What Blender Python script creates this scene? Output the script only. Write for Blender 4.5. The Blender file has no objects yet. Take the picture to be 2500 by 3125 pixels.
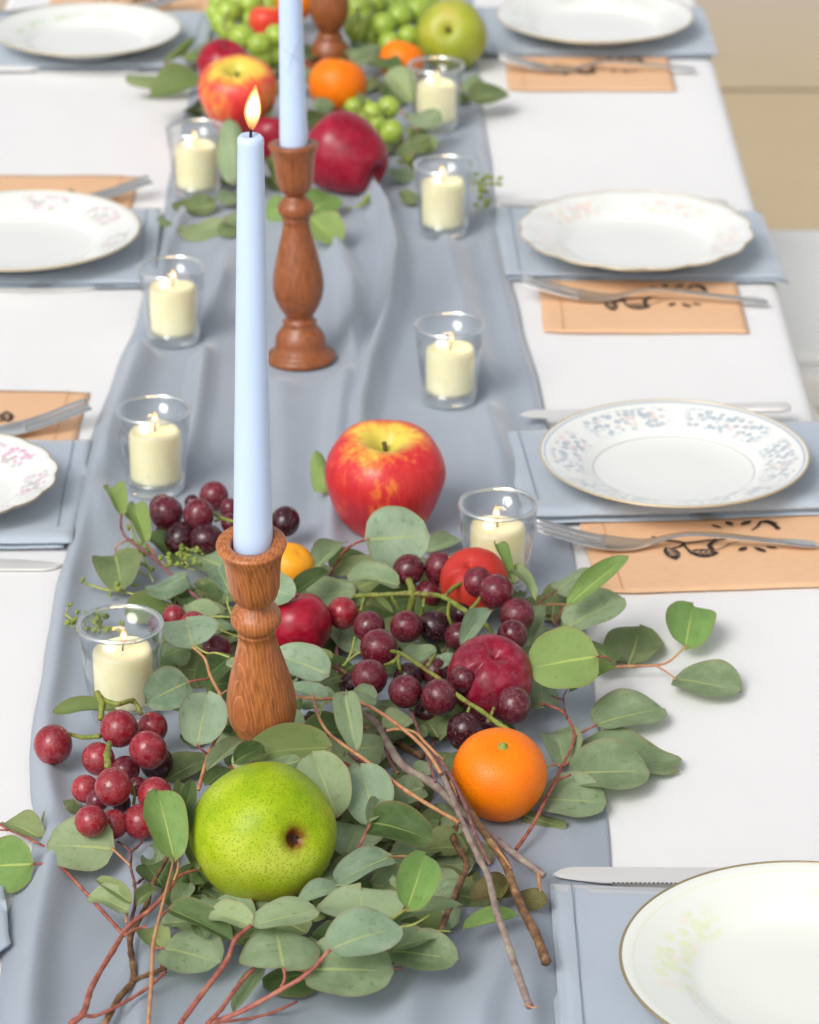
import bpy, bmesh, math, random
from mathutils import Vector, Matrix, noise
random.seed(7)
rnd = random.Random(11)
sc = bpy.context.scene
COL = sc.collection

# ------------------------------------------------------------------ camera
T = 0.75                                   # height of the table top
F = 10145.0                                # focal length in photo pixels (photo 2500 x 3125)
PITCH = math.radians(24.5)
CAM = Vector((0.0, 0.0, T + 1.02))
FWD = Vector((0, math.cos(PITCH), -math.sin(PITCH)))
UPV = Vector((0, math.sin(PITCH), math.cos(PITCH)))
cam = bpy.data.cameras.new('camera')
cam.sensor_fit = 'HORIZONTAL'; cam.sensor_width = 36.0
cam.lens = 36.0 * F / 2500.0
cam.clip_start = 0.05; cam.clip_end = 400
cam.dof.use_dof = True
cam.dof.focus_distance = 1.99
cam.dof.aperture_fstop = 16.0
camo = bpy.data.objects.new('camera', cam); COL.objects.link(camo)
camo.location = CAM; camo.rotation_euler = (math.pi/2 - PITCH, 0, 0)
sc.camera = camo

# ------------------------------------------------------------------ light
SUN = Vector((-0.40, -0.58, 0.68)).normalized()
w = bpy.data.worlds.new('World'); sc.world = w; w.use_nodes = True
wn = w.node_tree; wn.nodes.clear()
sky = wn.nodes.new('ShaderNodeTexSky'); sky.sky_type = 'NISHITA'; sky.sun_disc = False
sky.sun_elevation = math.asin(SUN.z); sky.sun_rotation = math.atan2(SUN.x, SUN.y)
sky.air_density = 1.0; sky.dust_density = 3.0; sky.ozone_density = 1.0
hs = wn.nodes.new('ShaderNodeHueSaturation'); hs.inputs['Saturation'].default_value = 0.16
bg = wn.nodes.new('ShaderNodeBackground'); bg.inputs['Strength'].default_value = 0.15
wo = wn.nodes.new('ShaderNodeOutputWorld')
wn.links.new(sky.outputs[0], hs.inputs['Color']); wn.links.new(hs.outputs[0], bg.inputs['Color'])
wn.links.new(bg.outputs[0], wo.inputs['Surface'])
sl = bpy.data.lights.new('sun', 'SUN'); sl.energy = 1.5; sl.angle = math.radians(26); sl.color = (1.0, 0.965, 0.92)
slo = bpy.data.objects.new('sun', sl); COL.objects.link(slo)
slo.rotation_euler = SUN.to_track_quat('Z', 'Y').to_euler(); slo.location = (-2, 2, 4)
sc.view_settings.view_transform = 'Standard'; sc.view_settings.look = 'None'
sc.view_settings.gamma = 1.0; sc.view_settings.exposure = 0.14
sc.view_settings.use_curve_mapping = False
sc.render.engine = 'CYCLES'
sc.cycles.use_denoising = True
sc.cycles.max_bounces = 12; sc.cycles.transmission_bounces = 10; sc.cycles.transparent_max_bounces = 12
sc.cycles.caustics_refractive = True; sc.cycles.caustics_reflective = True
sc.cycles.sample_clamp_indirect = 6.0
sc.cycles.blur_glossy = 0.5

# ------------------------------------------------------------------ geometry of the view
def P(x, y, h=0.0):
    """point of the place seen at photo pixel (x, y), h metres above the table top"""
    d = FWD + Vector((1, 0, 0)) * ((x - 1250.0) / F) - UPV * ((y - 1562.5) / F)
    return CAM + d * ((T + h - CAM.z) / d.z)
def PD(x, y, h=0.0): return P(x * 1.44928, y * 1.44928, h)
def depth(p): return (p - CAM).dot(FWD)
def pix(p):
    v = p - CAM; z = v.dot(FWD)
    return Vector((1250 + F * v.x / z, 1562.5 - F * v.dot(UPV) / z))
def size(p, px): return px * depth(p) / F
TILE = {1: (200, 1450), 2: (800, 1450), 3: (1500, 1600), 4: (0, 2000), 5: (700, 2000), 6: (0, 2435), 7: (600, 2435), 8: (1300, 2150)}
def TL(t, x, y):
    if t == 0: return (x * 1.44928, y * 1.44928)
    o = TILE[t]; return (o[0] + x / 1.9988, o[1] + y / 1.9988)

# ------------------------------------------------------------------ object helpers
def tag(o, label=None, cat=None, group=None, kind=None):
    if label: o['label'] = label
    if cat: o['category'] = cat
    if group: o['group'] = group
    if kind: o['kind'] = kind
    return o
def empty(name, loc, label=None, cat=None, group=None, rot=None):
    o = bpy.data.objects.new(name, None); COL.objects.link(o); o.location = loc
    o.empty_display_size = 0.02
    if rot: o.rotation_euler = rot
    return tag(o, label, cat, group)
def mesh(name, verts, faces, mat=None, smooth=True, uvs=None):
    m = bpy.data.meshes.new(name); m.from_pydata([tuple(v) for v in verts], [], faces)
    if smooth: m.polygons.foreach_set('use_smooth', [True] * len(m.polygons))
    if mat: m.materials.append(mat)
    if uvs:
        ul = m.uv_layers.new(name='UVMap')
        for l in m.loops: ul.data[l.index].uv = uvs[l.vertex_index]
    m.update(); return m
def add(name, me, parent=None, mw=None):
    o = bpy.data.objects.new(name, me); COL.objects.link(o)
    if parent: o.parent = parent
    if mw is not None: o.matrix_local = mw
    return o
def child_world(name, me, parent, mw):
    """child given in world space under an unrotated empty"""
    return add(name, me, parent, Matrix.Translation(-Vector(parent.location)) @ mw)
def grandchild(name, me, part):
    """sub-part given in world space under a part of an unrotated empty"""
    o = bpy.data.objects.new(name, me); COL.objects.link(o); o.parent = part
    o.matrix_parent_inverse = (Matrix.Translation(Vector(part.parent.location)) @ part.matrix_local).inverted()
    return o
def copy_tree(o, parent=None):
    c = o.copy(); COL.objects.link(c); c.parent = parent
    for ch in list(o.children): copy_tree(ch, c)
    return c

def lathe(name, prof, seg=64, mat=None, mod=None, close=True):
    """prof: list of (r, z); r == 0 points become poles"""
    V, Fc, rings = [], [], []
    for (r, z) in prof:
        if r < 1e-7:
            rings.append([len(V)]); V.append(Vector((0, 0, z)))
        else:
            ids = []
            for i in range(seg):
                a = 2 * math.pi * i / seg
                p = Vector((r * math.cos(a), r * math.sin(a), z))
                if mod: p = mod(p, a)
                ids.append(len(V)); V.append(p)
            rings.append(ids)
    for A, B in zip(rings[:-1], rings[1:]):
        for i in range(seg):
            j = (i + 1) % seg
            if len(A) == 1 and len(B) == 1: continue
            if len(A) == 1: Fc.append((A[0], B[j], B[i]))
            elif len(B) == 1: Fc.append((A[i], A[j], B[0]))
            else: Fc.append((A[i], A[j], B[j], B[i]))
    m = mesh(name, V, Fc, mat)
    bm = bmesh.new(); bm.from_mesh(m); bmesh.ops.recalc_face_normals(bm, faces=bm.faces); bm.to_mesh(m); bm.free()
    return m
def catmull(pts, n=6):
    pts = [Vector(p) for p in pts]
    if len(pts) < 3: 
        return [pts[0].lerp(pts[-1], i / n) for i in range(n + 1)]
    out = []
    for i in range(len(pts) - 1):
        p0 = pts[max(i - 1, 0)]; p1 = pts[i]; p2 = pts[i + 1]; p3 = pts[min(i + 2, len(pts) - 1)]
        for k in range(n):
            t = k / n
            out.append(0.5 * ((2 * p1) + (p2 - p0) * t + (2 * p0 - 5 * p1 + 4 * p2 - p3) * t * t + (3 * p1 - p0 - 3 * p2 + p3) * t ** 3))
    out.append(pts[-1]); return out
def tube(name, pts, r0, r1, mat, seg=8, n=5, knob=0.0, seed=0, uneven=0.08):
    pts = catmull(pts, n); N = len(pts); V, Fc = [], []
    up = Vector((0.13, 0.2, 1)).normalized(); rr = random.Random(seed)
    for i, p in enumerate(pts):
        t = (pts[min(i + 1, N - 1)] - pts[max(i - 1, 0)]).normalized()
        s = t.cross(up)
        if s.length < 0.05: s = t.cross(Vector((1, 0, 0)))
        s.normalize(); u = s.cross(t).normalized()
        r = (r0 + (r1 - r0) * i / (N - 1)) * (1 + rr.uniform(-uneven, uneven))
        if knob and i % n == 0 and 0 < i < N - 1: r *= 1 + knob
        for k in range(seg):
            a = 2 * math.pi * k / seg
            V.append(p + s * (r * math.cos(a)) + u * (r * math.sin(a)))
    for i in range(N - 1):
        for k in range(seg):
            k2 = (k + 1) % seg
            Fc.append((i * seg + k, i * seg + k2, (i + 1) * seg + k2, (i + 1) * seg + k))
    Fc.append(tuple(range(seg))[::-1]); Fc.append(tuple((N - 1) * seg + k for k in range(seg)))
    m = mesh(name, V, Fc, mat)
    return m
def lerp_tab(tab, x):
    if x <= tab[0][0]: return tab[0][1]
    for (a, va), (b, vb) in zip(tab[:-1], tab[1:]):
        if x <= b: return va + (vb - va) * (x - a) / (b - a)
    return tab[-1][1]
def sstep(a, b, x):
    t = max(0.0, min(1.0, (x - a) / (b - a))); return t * t * (3 - 2 * t)

# ------------------------------------------------------------------ material helpers
def srgb(r, g, b):
    f = lambda c: (c / 255 / 12.92) if c <= 10 else (((c / 255) + 0.055) / 1.055) ** 2.4
    return (f(r), f(g), f(b), 1.0)
class NM:
    def __init__(s, name, **kw):
        s.m = bpy.data.materials.new(name); s.m.use_nodes = True; s.nt = s.m.node_tree
        s.b = s.nt.nodes['Principled BSDF']; s.out = s.nt.nodes['Material Output']
        for k, v in kw.items(): s.set(k, v)
    KEYS = dict(base='Base Color', rough='Roughness', ior='IOR', trans='Transmission Weight', sss='Subsurface Weight', sssr='Subsurface Radius',
                ssss='Subsurface Scale', coat='Coat Weight', coatr='Coat Roughness', sheen='Sheen Weight', spec='Specular IOR Level', metal='Metallic',
                ecol='Emission Color', estr='Emission Strength', normal='Normal', sheenr='Sheen Roughness')
    def set(s, k, v):
        i = s.b.inputs[s.KEYS[k]]
        if hasattr(v, 'is_linked'): s.nt.links.new(v, i)
        else: i.default_value = v
    def node(s, t, **inp):
        n = s.nt.nodes.new(t)
        for k, v in inp.items():
            if k.startswith('_'): setattr(n, k[1:], v); continue
            i = n.inputs[int(k[1:])] if k[0] == 'i' and k[1:].isdigit() else n.inputs[k.replace('__', ' ')]
            if hasattr(v, 'is_linked'): s.nt.links.new(v, i)
            else: i.default_value = v
        return n
    def obj(s): return s.node('ShaderNodeTexCoord').outputs['Object']
    def uv(s): return s.node('ShaderNodeTexCoord').outputs['UV']
    def rand(s): return s.node('ShaderNodeObjectInfo').outputs['Random']
    def xyz(s, v): return s.node('ShaderNodeSeparateXYZ', Vector=v).outputs
    def mapping(s, v, scale=(1, 1, 1), loc=(0, 0, 0), rot=(0, 0, 0)): return s.node('ShaderNodeMapping', Vector=v, Scale=scale, Location=loc, Rotation=rot).outputs[0]
    def noise(s, v, scale, detail=3, rough=0.5, dist=0.0): return s.node('ShaderNodeTexNoise', Vector=v, Scale=scale, Detail=detail, Roughness=rough, Distortion=dist).outputs['Fac']
    def voro(s, v, scale, feature='F1', out='Distance', rnd=1.0): return s.node('ShaderNodeTexVoronoi', _feature=feature, Vector=v, Scale=scale, Randomness=rnd).outputs[out]
    def math(s, op, a, b=0.0, c=0.0): return s.node('ShaderNodeMath', _operation=op, i0=a, i1=b, i2=c).outputs[0]
    def ramp(s, fac, stops, interp='LINEAR'):
        n = s.node('ShaderNodeValToRGB', Fac=fac); cr = n.color_ramp; cr.interpolation = interp
        while len(cr.elements) < len(stops): cr.elements.new(0.5)
        for e, (p, c) in zip(cr.elements, stops):
            e.position = p; e.color = c if hasattr(c, '__len__') else (c, c, c, 1)
        return n.outputs[0]
    def mix(s, fac, a, b, blend='MIX'):
        n = s.node('ShaderNodeMix', _data_type='RGBA', _blend_type=blend)
        for i, v in ((0, fac), (6, a), (7, b)):
            if hasattr(v, 'is_linked'): s.nt.links.new(v, n.inputs[i])
            else: n.inputs[i].default_value = v
        return n.outputs[2]
    def bump(s, h, strength=0.3, dist=0.001, normal=None):
        n = s.node('ShaderNodeBump', Height=h, Strength=strength, Distance=dist)
        if normal is not None: s.nt.links.new(normal, n.inputs['Normal'])
        return n.outputs[0]

M = {}
def make_materials():
    # white table cloth
    n = NM('white_cloth', rough=0.9, sheen=0.15); o = n.obj()
    n.set('base', n.mix(n.noise(o, 3.0, 4), (0.74, 0.735, 0.73, 1), (0.80, 0.795, 0.79, 1)))
    wv = n.math('MULTIPLY', n.node('ShaderNodeTexWave', Vector=n.mapping(o, rot=(0, 0, 0.6)), Scale=420.0).outputs['Fac'],
                n.node('ShaderNodeTexWave', Vector=n.mapping(o, rot=(0, 0, 2.17)), Scale=420.0).outputs['Fac'])
    b1 = n.bump(n.noise(n.mapping(o, scale=(1, .6, 1)), 11, 4), 0.55, 0.006)
    n.set('normal', n.bump(wv, 0.25, 0.0004, b1)); M['white_cloth'] = n.m
    # chiffon runner and cotton napkins
    for nm, c1, c2, sc_ in (('runner_cloth', (0.335, 0.38, 0.445, 1), (0.385, 0.435, 0.505, 1), 380.0), ('napkin_cloth', (0.45, 0.515, 0.595, 1), (0.50, 0.57, 0.645, 1), 450.0)):
        n = NM(nm, rough=0.6, sheen=0.5, sheenr=0.35, spec=0.35); o = n.obj()
        col = n.mix(n.noise(o, 6, 3), c1, c2)
        wx = n.node('ShaderNodeTexWave', Vector=o, Scale=sc_).outputs['Fac']
        wy = n.node('ShaderNodeTexWave', Vector=n.mapping(o, rot=(0, 0, math.pi/2)), Scale=sc_).outputs['Fac']
        wv = n.math('ADD', wx, wy)
        col = n.mix(n.math('MULTIPLY', wv, 0.22), col, (c1[0]*0.55, c1[1]*0.55, c1[2]*0.55, 1))
        n.set('base', col)
        b1 = n.bump(n.noise(o, 22, 3), 0.2, 0.003)
        n.set('normal', n.bump(wv, 0.25, 0.0003, b1)); M[nm] = n.m
    n = NM('napkin_thread', base=(0.25, 0.30, 0.38, 1), rough=0.85); M['thread'] = n.m
    # wood of the candle holders
    n = NM('turned_wood', rough=0.42, coat=0.25, coatr=0.3); o = n.obj()
    q = n.mapping(o, scale=(1, 1, 0.55), loc=(0.012, 0.03, 0.02), rot=(0.25, 0.15, 0))
    x = n.xyz(q)
    rad = n.math('SQRT', n.math('ADD', n.math('MULTIPLY', x[0], x[0]), n.math('MULTIPLY', x[1], x[1])))
    rad = n.math('ADD', rad, n.math('MULTIPLY', n.noise(o, 40, 3), 0.006))
    ring = n.math('FRACT', n.math('MULTIPLY', rad, 480.0))
    g = n.noise(n.mapping(o, scale=(1, 1, 0.12)), 420, 4, 0.6)
    g2 = n.noise(n.mapping(o, scale=(1, 1, 0.25)), 70, 3, 0.6)
    col = n.mix(g2, srgb(140, 76, 35), srgb(196, 116, 60))
    col = n.mix(n.math('MULTIPLY', n.ramp(ring, [(0.0, 0.0), (0.75, 0.15), (0.93, 1.0), (1.0, 0.2)]), 0.55), col, srgb(228, 158, 98))
    col = n.mix(n.ramp(g, [(0.45, 0.0), (0.75, 0.75)]), col, srgb(88, 40, 18))
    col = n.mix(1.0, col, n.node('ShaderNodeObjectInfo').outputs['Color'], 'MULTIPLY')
    n.set('base', col); n.set('normal', n.bump(g, 0.15, 0.0004)); M['wood'] = n.m
    # waxes
    n = NM('ivory_wax', base=srgb(250, 236, 190), rough=0.45, sss=0.6, sssr=(1.0, 0.75, 0.4), ssss=0.012); o = n.obj()
    n.set('base', n.mix(n.noise(o, 60, 3), srgb(255, 238, 190), srgb(255, 245, 210))); n.set('normal', n.bump(n.noise(o, 130, 3), 0.12, 0.0006)); M['wax'] = n.m
    n = NM('pale_blue_wax', rough=0.32, sss=0.3, sssr=(0.7, 0.85, 1.0), ssss=0.006); o = n.obj()
    n.set('base', n.mix(n.noise(n.mapping(o, scale=(1, 1, 0.1)), 90, 3), srgb(192, 213, 249), srgb(202, 222, 251)))
    sp = n.voro(o, 130); n.set('normal', n.bump(n.noise(n.mapping(o, scale=(1, 1, 0.08)), 160, 2), 0.1, 0.0005)); M['taper'] = n.m
    M['wick'] = NM('burnt_wick', base=(0.02, 0.015, 0.012, 1), rough=0.9).m
    n = NM('flame'); n.nt.nodes.remove(n.b); g = n.xyz(n.node('ShaderNodeTexCoord').outputs['Generated'])[2]
    c = n.ramp(g, [(0.0, (1.0, 0.35, 0.10, 1)), (0.22, (1.0, 0.50, 0.20, 1)), (0.42, (1.0, 0.80, 0.48, 1)), (0.75, (1.0, 0.78, 0.40, 1)), (1.0, (1.0, 0.45, 0.12, 1))])
    e = n.node('ShaderNodeEmission', Color=c, Strength=n.ramp(g, [(0.0, 0.10), (0.3, 0.5), (0.6, 1.0), (1.0, 0.4)]))
    st = n.math('MULTIPLY', e.inputs['Strength'].links[0].from_socket, 5.0); n.nt.links.new(st, e.inputs['Strength'])
    n.nt.links.new(e.outputs[0], n.out.inputs['Surface']); M['flame_core'] = n.m
    n = NM('flame_mantle'); n.nt.nodes.remove(n.b); g = n.xyz(n.node('ShaderNodeTexCoord').outputs['Generated'])[2]
    e = n.node('ShaderNodeEmission', Color=n.ramp(g, [(0.0, (0.9, 0.30, 0.10, 1)), (0.5, (1.0, 0.55, 0.18, 1)), (1.0, (1.0, 0.42, 0.10, 1))]), Strength=1.6)
    mx = n.node('ShaderNodeMixShader', Fac=0.42); n.nt.links.new(n.node('ShaderNodeBsdfTransparent').outputs[0], mx.inputs[1]); n.nt.links.new(e.outputs[0], mx.inputs[2])
    n.nt.links.new(mx.outputs[0], n.out.inputs['Surface']); M['flame'] = n.m
    M['glass'] = NM('clear_glass', base=(0.985, 0.995, 0.99, 1), rough=0.0, trans=1.0, ior=1.40).m
    n = NM('thin_glass'); n.nt.nodes.remove(n.b)                       # thin wall: light passes straight through, the surface mirrors by Fresnel
    lw = n.node('ShaderNodeLayerWeight', Blend=0.5).outputs['Facing']
    tr = n.node('ShaderNodeBsdfTransparent', Color=n.ramp(lw, [(0.0, (0.985, 0.99, 0.99, 1)), (0.75, (0.96, 0.97, 0.97, 1)), (0.97, (0.80, 0.83, 0.84, 1))]))
    gl = n.node('ShaderNodeBsdfGlossy', Color=(1, 1, 1, 1), Roughness=0.02)
    fr = n.math('ADD', n.math('MULTIPLY', n.math('POWER', lw, 4.0), 0.9), 0.05)
    mx = n.node('ShaderNodeMixShader', Fac=fr); n.nt.links.new(tr.outputs[0], mx.inputs[1]); n.nt.links.new(gl.outputs[0], mx.inputs[2])
    n.nt.links.new(mx.outputs[0], n.out.inputs['Surface']); M['thin_glass'] = n.m
    n = NM('thick_glass'); n.nt.nodes.remove(n.b)
    lw = n.node('ShaderNodeLayerWeight', Blend=0.5).outputs['Facing']
    tr = n.node('ShaderNodeBsdfTransparent', Color=(0.93, 0.955, 0.955, 1))
    gl = n.node('ShaderNodeBsdfGlossy', Color=(1, 1, 1, 1), Roughness=0.06)
    mx = n.node('ShaderNodeMixShader', Fac=n.math('ADD', n.math('MULTIPLY', n.math('POWER', lw, 2.5), 0.5), 0.36)); n.nt.links.new(tr.outputs[0], mx.inputs[1]); n.nt.links.new(gl.outputs[0], mx.inputs[2])
    n.nt.links.new(mx.outputs[0], n.out.inputs['Surface']); M['thick_glass'] = n.m
    n = NM('steel', base=(0.80, 0.79, 0.77, 1), metal=1.0, rough=0.2); o = n.obj()
    n.set('rough', n.ramp(n.noise(n.mapping(o, scale=(1, 12, 1)), 60, 3), [(0.2, 0.14), (0.8, 0.27)])); M['steel'] = n.m
    M['satin_steel'] = NM('satin_steel', base=(0.90, 0.88, 0.85, 1), metal=0.55, rough=0.42).m
    M['dark_gap'] = NM('dark_groove', base=(0.05, 0.05, 0.05, 1), rough=0.6).m
    # kraft paper
    n = NM('kraft_paper', rough=0.85); o = n.obj()
    c = n.mix(n.noise(o, 14, 4), srgb(220, 176, 136), srgb(230, 188, 150))
    c = n.mix(n.ramp(n.noise(n.mapping(o, scale=(0.25, 1, 1)), 420, 3), [(0.5, 0.0), (0.85, 0.35)]), c, srgb(198, 142, 98))
    n.set('base', c); n.set('normal', n.bump(n.noise(o, 24, 4), 0.25, 0.003)); M['kraft'] = n.m
    M['ink'] = NM('black_print', base=srgb(42, 38, 40), rough=0.8).m
    M['fold'] = NM('folded_paper', base=srgb(196, 142, 98), rough=0.9).m
    # floor
    n = NM('tan_floor', rough=0.85); o = n.obj()
    c = n.mix(n.noise(o, 2.5, 6, 0.65), srgb(172, 153, 122), srgb(192, 174, 143)); n.set('base', c); n.set('normal', n.bump(n.noise(o, 40, 3), 0.2, 0.004)); M['floor'] = n.m
    n = NM('grey_paving', rough=0.85); o = n.obj()
    edge_ = n.ramp(n.math('MULTIPLY', n.math('SUBTRACT', n.xyz(o)[1], P(2200, 278, -T).y), 1.2), [(0.0, 0.0), (0.8, 1.0)])
    c = n.mix(n.noise(o, 1.2, 5), srgb(174, 158, 138), srgb(192, 178, 160)); c = n.mix(edge_, n.mix(n.noise(o, 2.5, 6, 0.65), srgb(172, 153, 122), srgb(192, 174, 143)), c); n.set('base', c); M['paving'] = n.m
    M['chair'] = NM('white_resin', base=(0.88, 0.88, 0.85, 1), rough=0.45).m
    M['pad'] = NM('white_vinyl', base=(0.90, 0.90, 0.87, 1), rough=0.5).m
    M['table'] = NM('table_wood', base=(0.35, 0.25, 0.16, 1), rough=0.6).m
    # ---------------- fruit
    def apple(nm, ya, ra, da, amount, seed):
        n = NM(nm, rough=0.34, coat=0.0, spec=0.4, sss=0.08, sssr=(1, .3, .2), ssss=0.004); o = n.obj()
        n2 = n.node('ShaderNodeVectorMath', _operation='NORMALIZE', i0=o).outputs[0]
        x = n.xyz(n2)
        streak = n.noise(n.mapping(n2, scale=(1, 1, 0.16), loc=(seed, 0, 0)), 9.0, 4, 0.65, 0.3)
        big = n.noise(n.mapping(n2, scale=(1, 1, 0.5), loc=(seed * 2, 1, 0)), 1.7, 2)
        f = n.math('ADD', n.math('MULTIPLY', streak, 0.55), n.math('MULTIPLY', big, 0.75))
        f = n.math('SUBTRACT', f, n.ramp(x[2], [(0.70, 0.0), (0.98, 0.40)]))
        f = n.math('ADD', f, amount)
        c = n.ramp(f, [(0.44, ya), (0.57, srgb(232, 134, 62)), (0.72, ra), (0.95, da)])
        c = n.mix(n.ramp(x[2], [(0.86, 0.0), (0.99, 0.85)]), c, srgb(196, 196, 84))
        dots = n.ramp(n.voro(n2, 17.0), [(0.04, 1.0), (0.085, 0.0)])
        c = n.mix(n.math('MULTIPLY', dots, 0.45), c, srgb(250, 214, 170))
        n.set('base', c); n.set('normal', n.bump(n.noise(n2, 14, 3), 0.06, 0.001)); return n.m
    M['apple_a'] = apple('red_yellow_apple', srgb(244, 196, 78), srgb(208, 52, 52), srgb(180, 28, 46), 0.16, 4.9)
    M['apple_b'] = apple('yellow_red_apple', srgb(236, 196, 80), srgb(226, 70, 60), srgb(200, 30, 44), 0.06, 3.1)
    M['apple_c'] = apple('orange_red_apple', srgb(240, 120, 70), srgb(226, 74, 44), srgb(214, 52, 40), 0.15, 5.2)
    def smooth_fruit(nm, c1, c2, c3, rough, dots=0.25, coat=0.3, scale=2.2, bloom=0.12):
        n = NM(nm, rough=rough, spec=0.35, sss=0.06, sssr=(1, .25, .2), ssss=0.004); o = n.obj()
        n2 = n.node('ShaderNodeVectorMath', _operation='NORMALIZE', i0=o).outputs[0]
        c = n.ramp(n.noise(n2, scale, 4, 0.6), [(0.3, c1), (0.55, c2), (0.75, c3)])
        d = n.ramp(n.voro(n2, 30.0), [(0.05, 1.0), (0.11, 0.0)])
        c = n.mix(n.math('MULTIPLY', d, dots), c, srgb(232, 150, 130))
        c = n.mix(n.math('MULTIPLY', n.ramp(n.noise(n2, 5, 5, 0.7), [(0.45, 0.0), (0.7, 1.0)]), bloom), c, srgb(214, 170, 180))
        n.set('base', c); n.set('normal', n.bump(n.noise(n2, 18, 3), 0.05, 0.001)); return n.m
    M['plum'] = smooth_fruit('red_plum', srgb(108, 10, 34), srgb(138, 18, 46), srgb(158, 38, 60), 0.34, 0.2)
    M['plum_dark'] = smooth_fruit('dark_red_plum', srgb(122, 6, 28), srgb(158, 8, 40), srgb(172, 22, 48), 0.28, 0.2, bloom=.04)
    M['apple_red'] = smooth_fruit('deep_red_apple', srgb(132, 8, 34), srgb(148, 12, 42), srgb(164, 20, 50), 0.26, 0.2, bloom=.05)
    n = NM('peach_skin', rough=0.5, spec=0.3); o = n.obj(); x = n.xyz(o)
    f = n.math('ADD', n.math('MULTIPLY', x[2], 14.0), n.math('MULTIPLY', n.noise(o, 45, 4), 0.6))
    n.set('base', n.ramp(f, [(0.0, srgb(240, 148, 52)), (0.24, srgb(222, 92, 48)), (0.46, srgb(198, 60, 46)), (0.8, srgb(168, 38, 42))])); M['peach'] = n.m
    def citrus(nm, c1, c2):
        n = NM(nm, rough=0.42, spec=0.35, sss=0.1, sssr=(1, .4, .1), ssss=0.003); o = n.obj()
        pores = n.voro(o, 620.0)
        c = n.mix(n.noise(o, 45, 3), c1, c2)
        c = n.mix(n.ramp(pores, [(0.0, 0.3), (0.35, 0.0)]), c, (c2[0]*0.7, c2[1]*0.55, c2[2]*0.5, 1))
        n.set('base', c); n.set('normal', n.bump(n.ramp(pores, [(0.0, 0.0), (0.5, 1.0)]), 0.35, 0.0005)); return n.m
    M['orange'] = citrus('mandarin_skin', srgb(248, 138, 0), srgb(242, 106, 0))
    M['lemon_orange'] = citrus('yellow_orange_skin', srgb(248, 178, 40), srgb(242, 152, 26))
    n = NM('green_pear', rough=0.40, spec=0.25, sss=0.08, sssr=(.6, 1, .2), ssss=0.004); o = n.obj(); x = n.xyz(o)
    c = n.ramp(n.noise(o, 26, 4, 0.6), [(0.3, srgb(126, 158, 8)), (0.5, srgb(160, 180, 24)), (0.72, srgb(190, 200, 74))])
    c = n.mix(n.ramp(n.voro(o, 640.0), [(0.16, 0.7), (0.44, 0.0)]), c, srgb(98, 126, 16))
    c = n.mix(n.ramp(n.noise(o, 70, 5, 0.7), [(0.66, 0.0), (0.8, 0.7)]), c, srgb(120, 110, 48))
    c = n.mix(n.ramp(n.math('ADD', x[1], n.math('MULTIPLY', n.noise(o, 60, 3), 0.012)), [(0.030, 0.0), (0.046, 0.5)]), c, srgb(206, 150, 90))
    # russet round the calyx (towards -z of the pear)
    rr_ = n.math('SQRT', n.math('ADD', n.math('MULTIPLY', x[0], x[0]), n.math('MULTIPLY', x[1], x[1])))
    rr_ = n.math('SUBTRACT', rr_, n.math('MULTIPLY', n.noise(o, 230, 4, 0.7), 0.008))
    cal = n.math('MULTIPLY', n.ramp(rr_, [(0.0010, 1.0), (0.0052, 0.0)]), n.math('LESS_THAN', x[2], 0.0))
    c = n.mix(cal, c, srgb(120, 62, 22))
    n.set('base', c); M['pear'] = n.m
    n = NM('yellow_green_pear', rough=0.42); o = n.obj()
    c = n.ramp(n.noise(o, 24, 4, 0.6), [(0.3, srgb(136, 146, 30)), (0.55, srgb(166, 172, 52)), (0.75, srgb(188, 178, 84))]); n.set('base', c); M['pear_back'] = n.m
    M['calyx'] = NM('dry_calyx', base=srgb(52, 34, 18), rough=0.9).m
    M['stalk'] = NM('fruit_stalk', base=srgb(96, 84, 40), rough=0.8).m
    M['button'] = NM('green_fruit_button', base=srgb(138, 150, 62), rough=0.7).m
    # grapes
    def grape(nm, c1, c2, c3, bl, bloom, sss=0.15):
        n = NM(nm, rough=0.2, spec=0.5, sss=sss, sssr=(1, .3, .25), ssss=0.006); o = n.obj(); r = n.rand()
        ov = n.node('ShaderNodeVectorMath', _operation='ADD', i0=o, i1=n.node('ShaderNodeCombineXYZ', X=n.math('MULTIPLY', r, 40.0), Y=r, Z=r).outputs[0]).outputs[0]
        c = n.mix(r, c1, c2)
        c = n.mix(n.ramp(n.noise(ov, 1.3, 3), [(0.4, 0.0), (0.75, 0.8)]), c, c3)
        patch = n.ramp(n.noise(ov, 2.2, 5, 0.65), [(0.38, 0.0), (0.62, 1.0)])
        scr = n.ramp(n.voro(n.node('ShaderNodeVectorMath', _operation='ADD', i0=ov, i1=n.node('ShaderNodeTexNoise', Vector=ov, Scale=3.0).outputs['Color']).outputs[0], 2.4, 'DISTANCE_TO_EDGE'), [(0.0, 1.0), (0.022, 0.0)])
        scr = n.math('MULTIPLY', scr, n.ramp(n.noise(ov, 3.4, 3), [(0.46, 0.0), (0.58, 1.0)]))
        dust = n.ramp(n.voro(ov, 11.0), [(0.07, 1.0), (0.13, 0.0)])
        c = n.mix(n.math('MULTIPLY', patch, bloom), c, bl)
        c = n.mix(n.math('MULTIPLY', scr, 0.6), c, srgb(226, 176, 164))
        c = n.mix(n.math('MULTIPLY', dust, 0.08), c, srgb(226, 190, 190))
        n.set('base', c); n.set('rough', n.mix(patch, (0.14, 0.14, 0.14, 1), (0.34, 0.34, 0.34, 1)))
        n.set('normal', n.bump(n.noise(ov, 7, 4), 0.06, 0.02)); return n.m
    M['grape_red'] = grape('red_grape', srgb(134, 12, 32), srgb(156, 28, 42), srgb(100, 13, 22), srgb(200, 116, 124), 0.20)
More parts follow.
